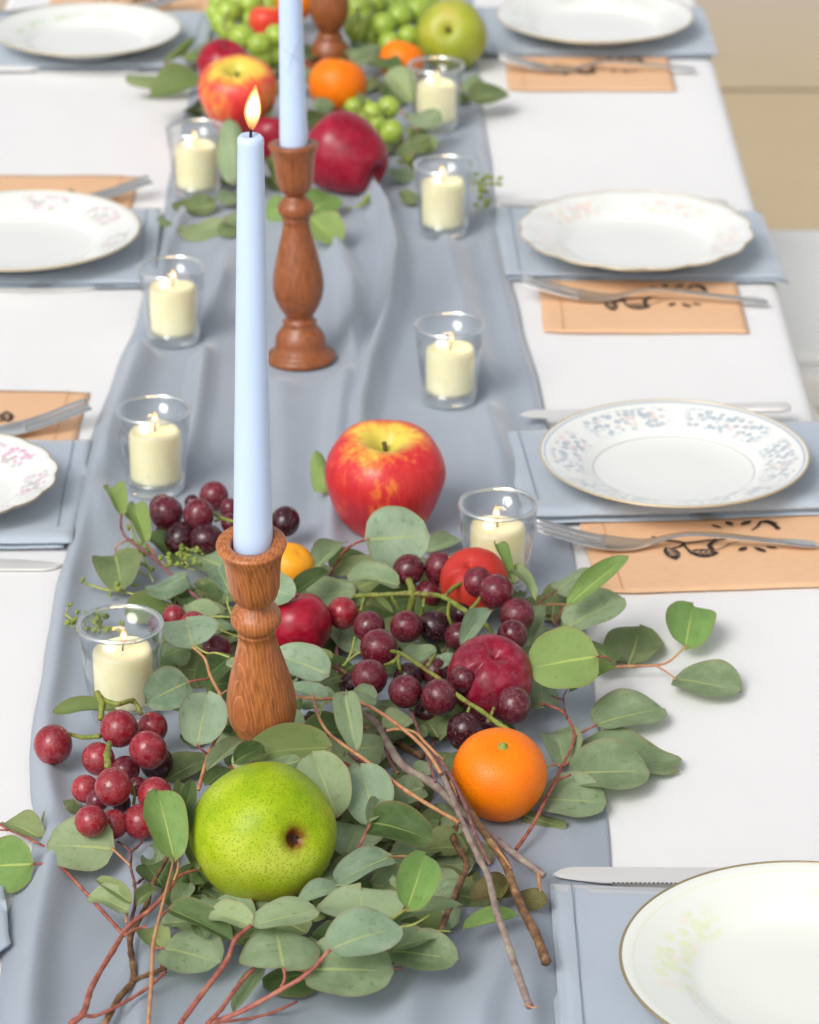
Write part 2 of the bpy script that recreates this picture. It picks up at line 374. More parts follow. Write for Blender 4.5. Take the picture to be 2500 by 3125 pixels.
    M['grape_dark'] = grape('dark_red_grape', srgb(80, 9, 26), srgb(114, 20, 40), srgb(56, 6, 20), srgb(156, 88, 106), 0.20)
    M['grape_black'] = grape('black_red_grape', srgb(40, 4, 15), srgb(60, 7, 22), srgb(28, 3, 13), srgb(110, 60, 80), 0.16)
    M['grape_green'] = grape('green_grape', srgb(146, 176, 40), srgb(166, 192, 64), srgb(130, 160, 36), srgb(206, 220, 150), 0.2, 0.25)
    n = NM('grape_stem', rough=0.6); o = n.obj()
    c = n.ramp(n.noise(o, 180, 4, 0.6), [(0.35, srgb(104, 116, 40)), (0.52, srgb(132, 142, 58)), (0.66, srgb(112, 84, 50))]); n.set('base', c); n.set('normal', n.bump(n.noise(o, 500, 3), 0.3, 0.0005)); M['gstem'] = n.m
    # eucalyptus
    def leaf(nm, c1, c2, rib, edge, var=0.5):
        n = NM(nm, rough=0.55, spec=0.2); u = n.xyz(n.uv()); o = n.obj(); r = n.rand()
        a = n.math('ABSOLUTE', n.math('SUBTRACT', u[0], 0.5))
        c = n.mix(n.math('MULTIPLY', r, 1.0), c1, c2)
        ro = n.node('ShaderNodeVectorMath', _operation='ADD', i0=o, i1=n.node('ShaderNodeCombineXYZ', X=n.math('MULTIPLY', r, 30.0)).outputs[0]).outputs[0]
        c = n.mix(n.ramp(n.noise(ro, 3.0, 5, 0.6), [(0.4, 0.0), (0.75, 0.60)]), c, (c2[0]*1.28, c2[1]*1.2, c2[2]*1.3, 1))
        c = n.mix(n.ramp(n.noise(ro, 9.0, 3, 0.6), [(0.58, 0.0), (0.72, 0.5)]), c, (c1[0]*0.6, c1[1]*0.62, c1[2]*0.5, 1))
        c = n.mix(n.ramp(r, [(0.80, 0.0), (0.90, 0.30)]), c, srgb(150, 158, 88))
        # side veins
        vf = n.math('FRACT', n.math('MULTIPLY', n.math('SUBTRACT', u[1], n.math('MULTIPLY', a, 0.9)), 6.5))
        vein = n.math('MULTIPLY', n.ramp(vf, [(0.0, 0.0), (0.04, 1.0), (0.09, 0.0)]), n.ramp(a, [(0.02, 1.0), (0.42, 0.0)]))
        mid = n.math('MULTIPLY', n.math('LESS_THAN', a, n.ramp(u[1], [(0.0, 0.030), (0.85, 0.007), (1.0, 0.0)])), n.ramp(u[1], [(0.0, 1.0), (0.8, 0.7), (0.97, 0.0)]))
        c = n.mix(n.math('MULTIPLY', vein, 0.34), c, rib)
        c = n.mix(n.math('MULTIPLY', mid, 0.75), c, rib)
        d = n.node('ShaderNodeAttribute', _attribute_name='rim').outputs['Fac']
        c = n.mix(n.math('MULTIPLY', n.ramp(d, [(0.86, 0.0), (0.99, 1.0)]), 0.35), c, edge)
        spot = n.math('MULTIPLY', n.ramp(n.voro(ro, 4.0), [(0.03, 1.0), (0.06, 0.0)]), n.ramp(n.noise(ro, 2.1, 2), [(0.6, 0.0), (0.65, 0.7)]))
        c = n.mix(spot, c, srgb(70, 62, 46))
        n.set('base', c); n.set('normal', n.bump(n.math('ADD', n.math('MULTIPLY', mid, 1.0), n.math('MULTIPLY', vein, 0.5)), 0.35, 0.02))
        tr = n.node('ShaderNodeBsdfTranslucent', Color=n.mix(0.5, c, (c2[0]*1.3, c2[1]*1.4, c2[2]*0.8, 1)))
        mx = n.node('ShaderNodeMixShader', Fac=0.18); n.nt.links.new(n.b.outputs[0], mx.inputs[1]); n.nt.links.new(tr.outputs[0], mx.inputs[2])
        n.nt.links.new(mx.outputs[0], n.out.inputs['Surface']); return n.m
    rib = srgb(186, 196, 124); edge = srgb(150, 112, 84)
    M['leaf_sage'] = leaf('sage_leaf', srgb(112, 132, 94), srgb(150, 169, 132), rib, edge)
    M['leaf_blue'] = leaf('blue_green_leaf', srgb(118, 142, 112), srgb(154, 176, 146), rib, edge)
    M['leaf_green'] = leaf('green_leaf', srgb(116, 148, 80), srgb(132, 160, 94), srgb(190, 204, 110), edge)
    M['leaf_fresh'] = leaf('fresh_leaf', srgb(114, 150, 78), srgb(126, 160, 90), srgb(190, 206, 110), edge)
    M['leaf_dark'] = leaf('dark_green_leaf', srgb(68, 90, 48), srgb(98, 120, 74), srgb(140, 156, 90), edge)
    M['leaf_olive'] = leaf('olive_leaf', srgb(98, 114, 72), srgb(132, 148, 102), rib, edge)
    M['leaf_dry'] = leaf('dried_leaf', srgb(96, 88, 52), srgb(122, 118, 74), srgb(160, 140, 84), srgb(84, 54, 34))
    def stem(nm, c1, c2, c3, sc_=160):
        n = NM(nm, rough=0.6); o = n.obj()
        c = n.ramp(n.noise(o, sc_, 4, 0.65), [(0.32, c1), (0.52, c2), (0.72, c3)]); n.set('base', c); n.set('normal', n.bump(n.noise(o, 700, 4, 0.6), 0.35, 0.0006)); return n.m
    M['stem_red'] = stem('red_stem', srgb(134, 66, 58), srgb(164, 94, 80), srgb(182, 126, 96))
    M['stem_orange'] = stem('orange_stem', srgb(170, 108, 78), srgb(190, 136, 96), srgb(190, 160, 104))
    M['stem_green'] = stem('green_stem', srgb(138, 152, 70), srgb(166, 176, 92), srgb(170, 140, 84))
    M['stem_brown'] = stem('brown_bark', srgb(74, 48, 36), srgb(122, 88, 60), srgb(176, 140, 94), 110)
    M['stem_grey'] = stem('grey_bark', srgb(118, 92, 88), srgb(150, 132, 124), srgb(166, 168, 128), 110)
    M['stem_purple'] = stem('purple_stem', srgb(92, 52, 60), srgb(128, 82, 82), srgb(150, 112, 96))
    M['bud'] = stem('green_bud', srgb(108, 128, 52), srgb(140, 156, 70), srgb(160, 150, 80), 300)
make_materials()
# ================================================================== SETTING
EDGE_X = PD(1600, 450).x            # right edge of the table top
TC = -0.065                          # centre line of the table
LEFT_X = 2 * TC - EDGE_X
Y0, Y1 = 0.95, 3.75
def flat(name, x0, x1, y0, y1, z, mat, kind='structure'):
    o = add(name, mesh(name, [(x0, y0, z), (x1, y0, z), (x1, y1, z), (x0, y1, z)], [(0, 1, 2, 3)], mat, False)); o['kind'] = kind; return o
flat('floor', -60, 60, -30, 120, 0.0, M['floor'])
yb = P(2200, 278, -T).y
flat('pavement', -60, 60, yb, 120, 0.004, M['paving'])

def box_verts(x0, x1, y0, y1, z0, z1):
    return [(x0, y0, z0), (x1, y0, z0), (x1, y1, z0), (x0, y1, z0), (x0, y0, z1), (x1, y0, z1), (x1, y1, z1), (x0, y1, z1)]
BOXF = [(0, 3, 2, 1), (4, 5, 6, 7), (0, 1, 5, 4), (1, 2, 6, 5), (2, 3, 7, 6), (3, 0, 4, 7)]
def box(name, x0, x1, y0, y1, z0, z1, mat, bev=0.004, seg=3):
    m = mesh(name, box_verts(x0, x1, y0, y1, z0, z1), BOXF, mat, True)
    bm = bmesh.new(); bm.from_mesh(m)
    if bev: bmesh.ops.bevel(bm, geom=list(bm.edges), offset=bev, segments=seg, affect='EDGES', profile=0.5)
    bm.to_mesh(m); bm.free(); m.polygons.foreach_set('use_smooth', [True] * len(m.polygons)); return m

tb = empty('dining_table', (TC, (Y0 + Y1) / 2, 0), 'long dining table hidden under the white cloth', 'table')
hw = (EDGE_X - LEFT_X) / 2; hl = (Y1 - Y0) / 2
add('tabletop', box('tabletop', -hw + .012, hw - .012, -hl + .012, hl - .012, T - .035, T - .006, M['table']), tb)
for sx in (-1, 1):
    for sy in (-1, 1):
        add('leg', box('leg', sx * (hw - .08) - .02, sx * (hw - .08) + .02, sy * (hl - .15) - .02, sy * (hl - .15) + .02, 0, T - .036, M['table']), tb)

# table cloth: flat top, rounded edge, hanging skirt with soft folds
def edge_z(d):
    """height change past the table edge at signed distance d along the cloth"""
    R = 0.012
    if d <= 0: return 0.0, 0.0
    a = d / R
    if a < math.pi / 2: return R * math.sin(a), -R * (1 - math.cos(a))
    return R, -R - (d - R * math.pi / 2)
def build_cloth():
    s = [LEFT_X + .012 + (EDGE_X - LEFT_X - .024) * i / 60 for i in range(61)]
    side = [.003 * i for i in range(1, 8)] + [.03, .06, .1, .16, .22, .30]
    ny = 150; V, Fc = [], []
    cols = [(-d, 0) for d in reversed(side)] + [(0, x) for x in s] + [(d, 1) for d in side]
    for j in range(ny + 1):
        y = Y0 + (Y1 - Y0) * j / ny
        for (d, k) in cols:
            if d == 0: x, z = k, 0.0
            elif d > 0:
                dx, dz = edge_z(d); x, z = s[-1] + dx, dz
                x += .012 * sstep(.03, .3, d) * (1 + math.sin(y * 19) + .5 * math.sin(y * 31 + 1))
            else:
                dx, dz = edge_z(-d); x, z = s[0] - dx, dz
                x -= .012 * sstep(.03, .3, -d) * (1 + math.sin(y * 17 + 2))
            z += .0008 * noise.noise(Vector((x * 9, y * 7, 2.0)))
            V.append((x, y, T + z))
    nc = len(cols)
    for j in range(ny):
        for i in range(nc - 1): Fc.append((j * nc + i, j * nc + i + 1, (j + 1) * nc + i + 1, (j + 1) * nc + i))
    o = add('tablecloth', mesh('tablecloth', V, Fc, M['white_cloth']))
    tag(o, 'plain white cloth covering the whole long table', 'tablecloth')
build_cloth()

# runner --------------------------------------------------------------
def tabxy(pts):
    q = sorted([(PD(x, y).y, PD(x, y).x) for (x, y) in pts]); return q
RL = tabxy([(455, -90), (440, 40), (400, 200), (352, 400), (338, 520), (285, 690), (240, 800), (190, 930), (150, 1130), (108, 1300), (78, 1480), (62, 1600), (66, 1690), (78, 1750), (66, 1810), (40, 1860), (16, 1930), (2, 2020), (-20, 2200), (-40, 2500)])
RR = tabxy([(985, -90), (1000, 60), (1012, 215), (1035, 350), (1046, 480), (1078, 600), (1118, 760), (1145, 860), (1180, 1020), (1222, 1250), (1250, 1450), (1270, 1640), (1287, 1830), (1300, 2000), (1310, 2200), (1340, 2500)])
RIDGE = []
for pts, amp, sg in (
    ([(770, 400), (812, 470), (832, 560), (815, 700), (780, 800), (760, 900), (757, 1000)], .011, .0085),
    ([(700, 520), (738, 620), (742, 720), (722, 850), (705, 1000), (700, 1100)], .008, .010),
    ([(905, 400), (930, 480), (945, 560), (980, 700), (1010, 850), (1050, 1000)], .009, .016),
    ([(1010, 230), (1000, 330), (1030, 430), (1040, 540), (1085, 700), (1130, 860), (1180, 1020)], .004, .009),
    ([(470, 600), (435, 720), (428, 800), (415, 900), (400, 980)], .007, .008),
    ([(330, 690), (300, 760), (270, 840), (240, 930), (225, 1050)], .010, .016),
    ([(380, 480), (350, 540), (310, 640), (290, 700)], .006, .008),
    ([(600, 780), (590, 900), (600, 1020)], .004, .016),
    ([(350, 440), (345, 600)], .004, .006),
    ([(205, 980), (165, 1130), (128, 1300), (100, 1500), (90, 1620), (105, 1730)], .009, .009),
    ([(120, 1830), (95, 1930), (75, 2040), (60, 2200)], .014, .013),
    ([(330, 1760), (300, 1850), (330, 1960), (300, 2100), (290, 2300)], .008, .012),
    ([(860, 1960), (880, 2040), (860, 2160)], .008, .014),
    ([(600, 2040), (560, 2130), (540, 2300)], .008, .014),
    ([(1090, 1950), (1060, 2050), (1010, 2160)], .009, .014),
    ([(1130, 2030), (1120, 2160), (1110, 2300)], .006, .010),
    ([(860, 120), (880, 240), (860, 330)], .005, .01)):
    t = tabxy(pts); RIDGE.append((t, amp * (2.0 if pts[0][1] < 1700 else 1.0), sg * .85))
def runner_raw(x, y):
    z = 0.0012
    for t, a, s in RIDGE:
        y0, y1 = t[0][0], t[-1][0]; L = 0.10
        if y < y0 - L or y > y1 + L: continue
        e = sstep(y0 - L, y0 + .02, y) * (1 - sstep(y1 - .02, y1 + L, y))
        d = (x - lerp_tab(t, y)) / s
        if abs(d) < 4: z += a * e * math.exp(-d * d)
    z += .0014 * (noise.noise(Vector((x * 26, y * 9, 5.0))) + .7)
    z += .0010 * noise.noise(Vector((x * 60, y * 22, 9.0)))
    return max(z, .0012)
VOT = [(367, 1897, 'front left, behind the red grapes', 0.3), (1521, 1531, 'front right, touching the peach', 2.2), (468, 1243, 'left of the nearest tall candle', 1.0), (1372, 985, 'alone on the right of the runner', 0.1),
       (524, 810, 'left of the middle wooden holder', 5.2), (1356, 497, 'right of the big red apple', 2.9), (597, 386, 'left of the burning tall candle flame', 4.0), (1331, 193, 'furthest right, below the far pear', 0.8)]
FOOT = [(P(v[0], v[1], .07).xy, .020) for v in VOT] + [(PD(634, 757, .006).xy, .028), (PD(695, 140, .006).xy, .028)]     # cloth pressed flat under glasses and holders
def runner_h(x, y):
    z = runner_raw(x, y)
    for c, r in FOOT:
        d = math.hypot(x - c.x, y - c.y)
        if d < r + .035: z = .0018 + (z - .0018) * sstep(r + .002, r + .035, d)
    return z
def build_runner():
    nx, ny = 150, 320; V, Fc = [], []
    ya, yb_ = 1.08, 3.72
    for j in range(ny + 1):
        y = ya + (yb_ - ya) * j / ny
        a = lerp_tab(RL, y) + .002 * noise.noise(Vector((y * 14, 1, 3))); b = lerp_tab(RR, y) + .002 * noise.noise(Vector((y * 11, 7, 3)))
        for i in range(nx + 1):
            u = i / nx; x = a + (b - a) * u
            f = min(1.0, .18 + min(u, 1 - u) * 16)
            V.append((x, y, T + .0015 + runner_h(x, y) * f))
    for j in range(ny):
        for i in range(nx): k = j * (nx + 1) + i; Fc.append((k, k + 1, k + nx + 2, k + nx + 1))
    # turn under: a second skin so the hem has thickness
    o = add('table_runner', mesh('table_runner', V, Fc, M['runner_cloth']))
    m = o.modifiers.new('thickness', 'SOLIDIFY'); m.thickness = .0009; m.offset = -1
    tag(o, 'dusty blue gauze runner lying in folds down the table middle', 'table runner')
build_runner()

# napkins -------------------------------------------------------------
def slab(name, c4, z0, th, mat, nx=40, ny=24, wav=.0012, seed=0, roll=None, drop=True):
    """soft cloth slab between four xy corners: back-left, back-right, front-right, front-left"""
    bl, br, fr, fl = [Vector((c[0], c[1])) for c in c4]
    V, Fc = [], []
    for s in (0, 1):
        for j in range(ny + 1):
            v = j / ny
            for i in range(nx + 1):
                u = i / nx
                p = (bl * (1 - u) + br * u) * (1 - v) + (fl * (1 - u) + fr * u) * v
                p = p + Vector((noise.noise(Vector((u * 2, v * 3, seed))), noise.noise(Vector((u * 3, v * 2, seed + 9))))) * .0018
                e = min(1.0, min(u * nx, (1 - u) * nx, v * ny, (1 - v) * ny) / 1.6); e = math.sqrt(max(0, 1 - (1 - e) ** 2))
                z = z0 + (th * (.5 + .5 * e) if s else th * (.5 - .5 * e))
                z += wav * (noise.noise(Vector((p.x * 30, p.y * 40, seed + 3.3))) + .4) * (1 if s else .6)
                if roll and s: z += roll * math.exp(-((v - .93) / .06) ** 2) * (.8 + .4 * noise.noise(Vector((u * 4, 0, seed))))
                x = p.x
                if drop and x > EDGE_X - .004:
                    dx, dz = edge_z(x - EDGE_X + .004); x = EDGE_X - .004 + dx * 1.1; z += dz
                V.append((x, p.y, T + z))
    n1 = (nx + 1) * (ny + 1)
    idx = lambda s, i, j: s * n1 + j * (nx + 1) + i
    for j in range(ny):
        for i in range(nx):
            Fc.append((idx(1, i, j), idx(1, i, j + 1), idx(1, i + 1, j + 1), idx(1, i + 1, j)))
            Fc.append((idx(0, i, j), idx(0, i + 1, j), idx(0, i + 1, j + 1), idx(0, i, j + 1)))
    for i in range(nx):
        Fc.append((idx(0, i, 0), idx(1, i, 0), idx(1, i + 1, 0), idx(0, i + 1, 0))); Fc.append((idx(0, i, ny), idx(0, i + 1, ny), idx(1, i + 1, ny), idx(1, i, ny)))
    for j in range(ny):
        Fc.append((idx(0, 0, j), idx(0, 0, j + 1), idx(1, 0, j + 1), idx(1, 0, j))); Fc.append((idx(0, nx, j), idx(1, nx, j), idx(1, nx, j + 1), idx(0, nx, j + 1)))
    return mesh(name, V, Fc, mat)
def napkin(c4px, label, seed, layers=3, roll=None, th=.0011, stitch=True, z0=.0030):
    """c4px in shown pixels: back-left, back-right, front-right, front-left"""
    c = [PD(*q, z0 + layers * (th + .0004)) for q in c4px]
    mid = sum(c, Vector()) / 4
    e = empty('napkin', (mid.x, mid.y, T), label, 'napkin', 'folded blue napkins under the plates')
    for k in range(layers):
        f = 1 - .012 * (k - (layers - 1) / 2) * (1 if k % 2 else -1)
        cc = [(mid.x + (p.x - mid.x) * f - (.0045 if k == 0 else 0), mid.y + (p.y - mid.y) * (f - .02 * (k % 2)) - (.003 if k == 0 else 0)) for p in c]
        m = slab('layer', cc, z0 + k * (th + .0004), th, M['napkin_cloth'], seed=seed + k * 5, roll=roll if k == layers - 1 else None)
        child_world('layer', m, e, Matrix.Identity(4))
    if stitch:
        zt = z0 + layers * (th + .0004) + .0012
        ku = .012 / (c[1] - c[0]).length
        a_, b_ = (c[0].lerp(c[1], ku), c[3].lerp(c[2], ku)) if mid.x > TC else (c[1].lerp(c[0], ku), c[2].lerp(c[3], ku))
        pts = [Vector((a_.x + (b_.x - a_.x) * t, a_.y + (b_.y - a_.y) * t, T + zt)) for t in (.02, .3, .6, .98)]
        child_world('hem_stitch', tube('hem_stitch', pts, .00035, .00035, M['thread'], 5, 6), e, Matrix.Identity(4))
    return e
R1C = [(1057, 906), (1790, 885), (1850, 1062), (1108, 1086)]
napkin(R1C, 'blue napkin under the blue flowered plate on the right', 1, roll=.006, th=.0022)
napkin([(1045, 434), (1600, 444), (1662, 584), (1066, 577)], 'blue napkin under the scalloped pale plate, hanging over the table edge', 2)
napkin([(985, 14), (1480, 14), (1512, 112), (1020, 110)], 'blue napkin under the furthest right plate', 3)
napkin([(1160, 1856), (1900, 1886), (2000, 2330), (1196, 2330)], 'pale blue napkin under the large cream plate in the near right corner', 4, layers=4, stitch=True)
napkin([(-420, 926), (188, 926), (150, 1142), (-500, 1146)], 'blue napkin on the left under the plate with pink sprigs', 5, roll=.0035)
napkin([(-300, 436), (336, 438), (322, 594), (-360, 596)], 'blue napkin under the left plate with a gilt rim', 6)
napkin([(-160, 24), (452, 24), (420, 138), (-200, 142)], 'blue napkin under the furthest left plate', 7)
napkin([(-500, 1850), (2, 1845), (20, 1985), (-500, 2330)], 'blue napkin corner poking in at the near left edge', 8)

# plates --------------------------------------------------------------
PROF = [(0, .0042), (.30, .0042), (.56, .0044), (.62, .0062), (.66, .0092), (.72, .0115), (.82, .0145), (.93, .0176), (.985, .0196), (1.0, .0192), (.985, .0176), (.9, .0148), (.75, .0098), (.66, .0058), (.6, .0022), (.57, .0002), (.53, .0002), (.51, .0026), (0, .0028)]
def plate_mat(nm, c1, c2, c3, lo, hi, arcs, dens, line=None, edge=None, phase=0.0, strength=0.8, base=(0.80, 0.81, 0.77, 1), spread=.45):
    n = NM(nm, base=base, rough=0.12, coat=0.4, coatr=0.05); o = n.obj(); x = n.xyz(o)
    r = n.math('SQRT', n.math('ADD', n.math('MULTIPLY', x[0], x[0]), n.math('MULTIPLY', x[1], x[1])))
    th = n.math('ARCTAN2', x[1], x[0])
    top = n.math('GREATER_THAN', n.xyz(n.node('ShaderNodeNewGeometry').outputs['Normal'])[2], 0.2)
    pol = n.node('ShaderNodeCombineXYZ', X=n.math('MULTIPLY', th, 1.0), Y=n.math('MULTIPLY', r, 1.35)).outputs[0]
    warp = n.node('ShaderNodeTexNoise', Vector=pol, Scale=14.0).outputs['Color']
    pw = n.node('ShaderNodeVectorMath', _operation='ADD', i0=pol, i1=n.node('ShaderNodeVectorMath', _operation='SCALE', i0=warp, Scale=.05).outputs[0]).outputs[0]
    v = n.node('ShaderNodeTexVoronoi', Vector=pw, Scale=dens)
    blob = n.ramp(v.outputs['Distance'], [(0.44, 1.0), (0.60, 0.0)])
    ringy = n.ramp(n.voro(pw, dens * 2.3), [(0.12, 0.25), (0.26, 1.0)])
    band = n.math('MULTIPLY', n.ramp(r, [(lo, 0.0), (lo + .04, 1.0)]), n.ramp(r, [(hi - .04, 1.0), (hi, 0.0)]))
    arc = n.math('COSINE', n.math('ADD', n.math('MULTIPLY', th, arcs), phase))
    arc = n.ramp(n.math('ADD', n.math('MULTIPLY', arc, .5), .5), [(spread - .2, 0.0), (spread, 1.0)])
    msk = n.math('MULTIPLY', n.math('MULTIPLY', blob, ringy), n.math('MULTIPLY', n.math('MULTIPLY', band, arc), top))
    h = n.xyz(v.outputs['Color'])[0]
    col = n.ramp(h, [(0.0, c1), (0.5, c1), (0.52, c2), (0.76, c2), (0.78, c3), (1.0, c3)], 'CONSTANT')
    c = n.mix(n.math('MULTIPLY', msk, strength), base, col)
    if line:
        for (lr, lw, lc, ls) in line:
            l = n.math('MULTIPLY', n.math('LESS_THAN', n.math('ABSOLUTE', n.math('SUBTRACT', r, lr)), lw), top)
            c = n.mix(n.math('MULTIPLY', l, ls), c, lc)
    n.set('base', c); return n.m
GILT = NM('gilt_edge', base=srgb(176, 158, 124), rough=0.35, metal=0.6).m
GILT2 = NM('pale_gilt_edge', base=srgb(206, 190, 158), rough=0.35, metal=0.3).m
def plate(cx, cy, wpx, mat, label, scallop=0, gilt=None, zlift=0.0, rot=0.0):
    h = .0092 + .0192 + zlift
    p = PD(cx, cy, h); R = size(p, wpx * 1.44928) / 2
    def mod(q, a):
        rr = math.hypot(q.x, q.y)
        if scallop:
            k = 1 + scallop * (abs(math.sin(a * 8)) - .6) * sstep(.6, 1.0, rr); q = Vector((q.x * k, q.y * k, q.z))
            q.z += .02 * scallop * math.cos(a * 48) * sstep(.7, .85, rr) * (.2)
        return q
    m = lathe('plate', PROF, 128, mat, mod)
    for v in m.vertices: v.co.z /= R     # keep the real height while the object is scaled by R
    o = add('plate', m); o.location = (p.x, p.y, T + h - .0192); o.scale = (R, R, R); o.rotation_euler[2] = rot
    tag(o, label, 'plate', 'china plates at the place settings')
    if gilt:
        pts = []; seg = 128; V, Fc = [], []
        for i in range(seg):
            a = 2 * math.pi * i / seg; q = mod(Vector((math.cos(a), math.sin(a), .0192 / R)), a) if scallop else Vector((math.cos(a), math.sin(a), .0192 / R))
            for k in range(6):
                b = 2 * math.pi * k / 6; f = 1 + .009 * math.cos(b)
                V.append((q.x * f - q.x * .004, q.y * f - q.y * .004, q.z + .0095 * math.sin(b)))
        for i in range(seg):
            for k in range(6): Fc.append((i * 6 + k, ((i + 1) % seg) * 6 + k, ((i + 1) % seg) * 6 + (k + 1) % 6, i * 6 + (k + 1) % 6))
        add('gilt_rim', mesh('gilt_rim', V, Fc, gilt), o)
    return o
BLUEG = srgb(158, 172, 184); PINK = srgb(226, 170, 178); GRN = srgb(150, 172, 140)
pmA = plate_mat('blue_flower_china', BLUEG, srgb(172, 182, 192), srgb(220, 200, 196), .66, .93, 6, 15, line=[(.965, .007, srgb(150, 168, 190), .8), (.60, .006, srgb(170, 174, 170), .7)], phase=0.6, strength=.8, spread=.16)
plate(1420, 951, 566, pmA, 'round white plate ringed with blue flower sprays', gilt=GILT2, zlift=.003)
pmB = plate_mat('rose_china', srgb(232, 196, 190), srgb(236, 210, 180), srgb(206, 216, 190), .66, .90, 5, 11, phase=1.0, strength=.6)
plate(1339, 482, 490, pmB, 'scalloped pale plate with faint pink roses', scallop=.03, gilt=GILT2, zlift=.004)
pmC = plate_mat('leaf_china', srgb(210, 220, 196), srgb(206, 206, 206), srgb(226, 214, 200), .68, .93, 7, 12, strength=.6)
plate(1253, 30, 412, pmC, 'pale plate at the far right of the table', gilt=GILT2)
pmD = plate_mat('cream_china', srgb(222, 230, 168), srgb(240, 222, 206), srgb(214, 226, 160), .60, .84, 3, 11, line=[(.93, .004, srgb(222, 226, 180), .5)], phase=-2.4, strength=.5, base=(0.80, 0.82, 0.75, 1))
plate(1712, 2022, 812, pmD, 'large cream plate with faint yellow blossoms in the near right corner', gilt=GILT)
pmE = plate_mat('pink_sprig_china', srgb(206, 150, 176), srgb(176, 176, 168), srgb(214, 170, 190), .66, .93, 7, 13, phase=.4, strength=.85, line=[(.62, .004, srgb(210, 206, 196), .5)])
plate(-118, 1000, 476, pmE, 'ribbed white plate with pink sprigs cut by the left frame edge', scallop=.025, gilt=GILT)
pmF = plate_mat('rose_border_china', srgb(214, 186, 196), srgb(186, 190, 180), srgb(190, 206, 172), .68, .94, 8, 12, phase=1.2, strength=.8)
plate(44, 482, 500, pmF, 'white plate with a border of small pink roses on the left', gilt=GILT2)
pmG = plate_mat('green_trim_china', srgb(186, 210, 160), srgb(206, 214, 196), srgb(196, 214, 170), .68, .82, 2, 9, phase=2.0, strength=.6)
plate(184, 60, 392, pmG, 'furthest left plate, cream with pale green trim', gilt=GILT2)

# paper bags ----------------------------------------------------------
B0 = P(1750, 1602, .0125); B0b = P(1835, 1815, .0125)
def bagpt(cx, cy): return P(1250 + cx * .7246, 1450 + cy * .7246, .011)
BORG = P(1835, 1815, .011)                   # front-left corner of the near right bag
def leafpoly(a, b, wd, n=8, bend=0.0):
    a, b = Vector(a), Vector(b); d = b - a; s = Vector((-d.y, d.x)).normalized(); out = []
    f = lambda t: a + d * t + s * (bend * math.sin(math.pi * t))
    for i in range(n + 1): t = i / n; out.append(f(t) + s * wd * math.sin(math.pi * t) ** .8)
    for i in range(n - 1, 0, -1): t = i / n; out.append(f(t) - s * wd * math.sin(math.pi * t) ** .8)
    return out
def stroke(pts, w0, w1):
    q = catmull([Vector((p[0], p[1], 0)) for p in pts], 5); L, Rr = [], []
    for i, p in enumerate(q):
        t = (q[min(i + 1, len(q) - 1)] - q[max(i - 1, 0)]).normalized(); s = Vector((-t.y, t.x, 0)); k = w0 + (w1 - w0) * i / (len(q) - 1)
        L.append((p + s * k)[:2]); Rr.append((p - s * k)[:2])
    return [Vector(a) for a in L], [Vector(a) for a in Rr]
PRINT = None
def print_meshes():
    loc = lambda c: (bagpt(*c) - BORG).xy
    out = []
    def poly(nm, pts): out.append((nm, mesh(nm, [(p.x, p.y, 0) for p in pts], [tuple(range(len(pts)))], M['ink'], False)))
    def strip(nm, pts, w0, w1):
        L, Rr = stroke([loc(p) for p in pts], w0, w1); n = len(L)
        out.append((nm, mesh(nm, [(p.x, p.y, 0) for p in L + Rr], [(i, i + 1, n + i + 1, n + i) for i in range(n - 1)], M['ink'], False)))
    for a, b, wd in (((1332, 237), (1375, 254), .0016), ((1398, 226), (1424, 244), .0026), ((1457, 243), (1508, 226), .0022), ((1430, 352), (1470, 337), .0022), ((1496, 338), (1550, 360), .0022), ((1548, 338), (1600, 346), .0016)):
        poly('printed_petal', leafpoly(loc(a), loc(b), wd))
    for a, b, wd, bd in (((1122, 326), (1156, 380), .0056, .001), ((1212, 350), (1345, 357), .0066, -.0012)):
        A, B = loc(a), loc(b); d = B - A; s = Vector((-d.y, d.x)).normalized()
        poly('printed_leaf', leafpoly(A, B, wd, 10, bd))
        for (t0, t1, sg) in ((.10, .80, 0), (.28, .42, 1), (.45, .60, 1), (.62, .74, 1), (.28, .44, -1), (.45, .62, -1), (.62, .76, -1)):
            p0 = A + d * t0 + s * bd * math.sin(math.pi * t0); q0 = A + d * t1 + s * (sg * wd * .62) + s * bd * math.sin(math.pi * t1); n_ = Vector((-(q0 - p0).y, (q0 - p0).x)).normalized() * .00042
            out.append(('printed_vein', mesh('printed_vein', [(*(p0 - n_), .0003), (*(p0 + n_), .0003), (*(q0 + n_ * .5), .0003), (*(q0 - n_ * .5), .0003)], [(0, 3, 2, 1)], M['kraft'], False)))
    strip('printed_stem', [(1070, 281), (1120, 296), (1175, 303), (1215, 312), (1290, 305), (1345, 300)], .0013, .0009)
    strip('printed_stem', [(1150, 332), (1185, 325), (1205, 312)], .0010, .0010)
    strip('printed_stem', [(1200, 318), (1215, 340), (1225, 350)], .0010, .0012)
    strip('printed_fruit', [(1320, 345), (1310, 325), (1340, 305), (1385, 300)], .0022, .0006)
    strip('printed_fruit', [(1335, 345), (1370, 335), (1400, 320), (1440, 315)], .0005, .0004)
    strip('printed_fruit', [(1500, 268), (1530, 250), (1550, 232), (1590, 240), (1618, 264)], .0004, .0022)
    strip('printed_fruit', [(1550, 232), (1580, 231), (1608, 245)], .0010, .0024)
    return out
PRINT = print_meshes()
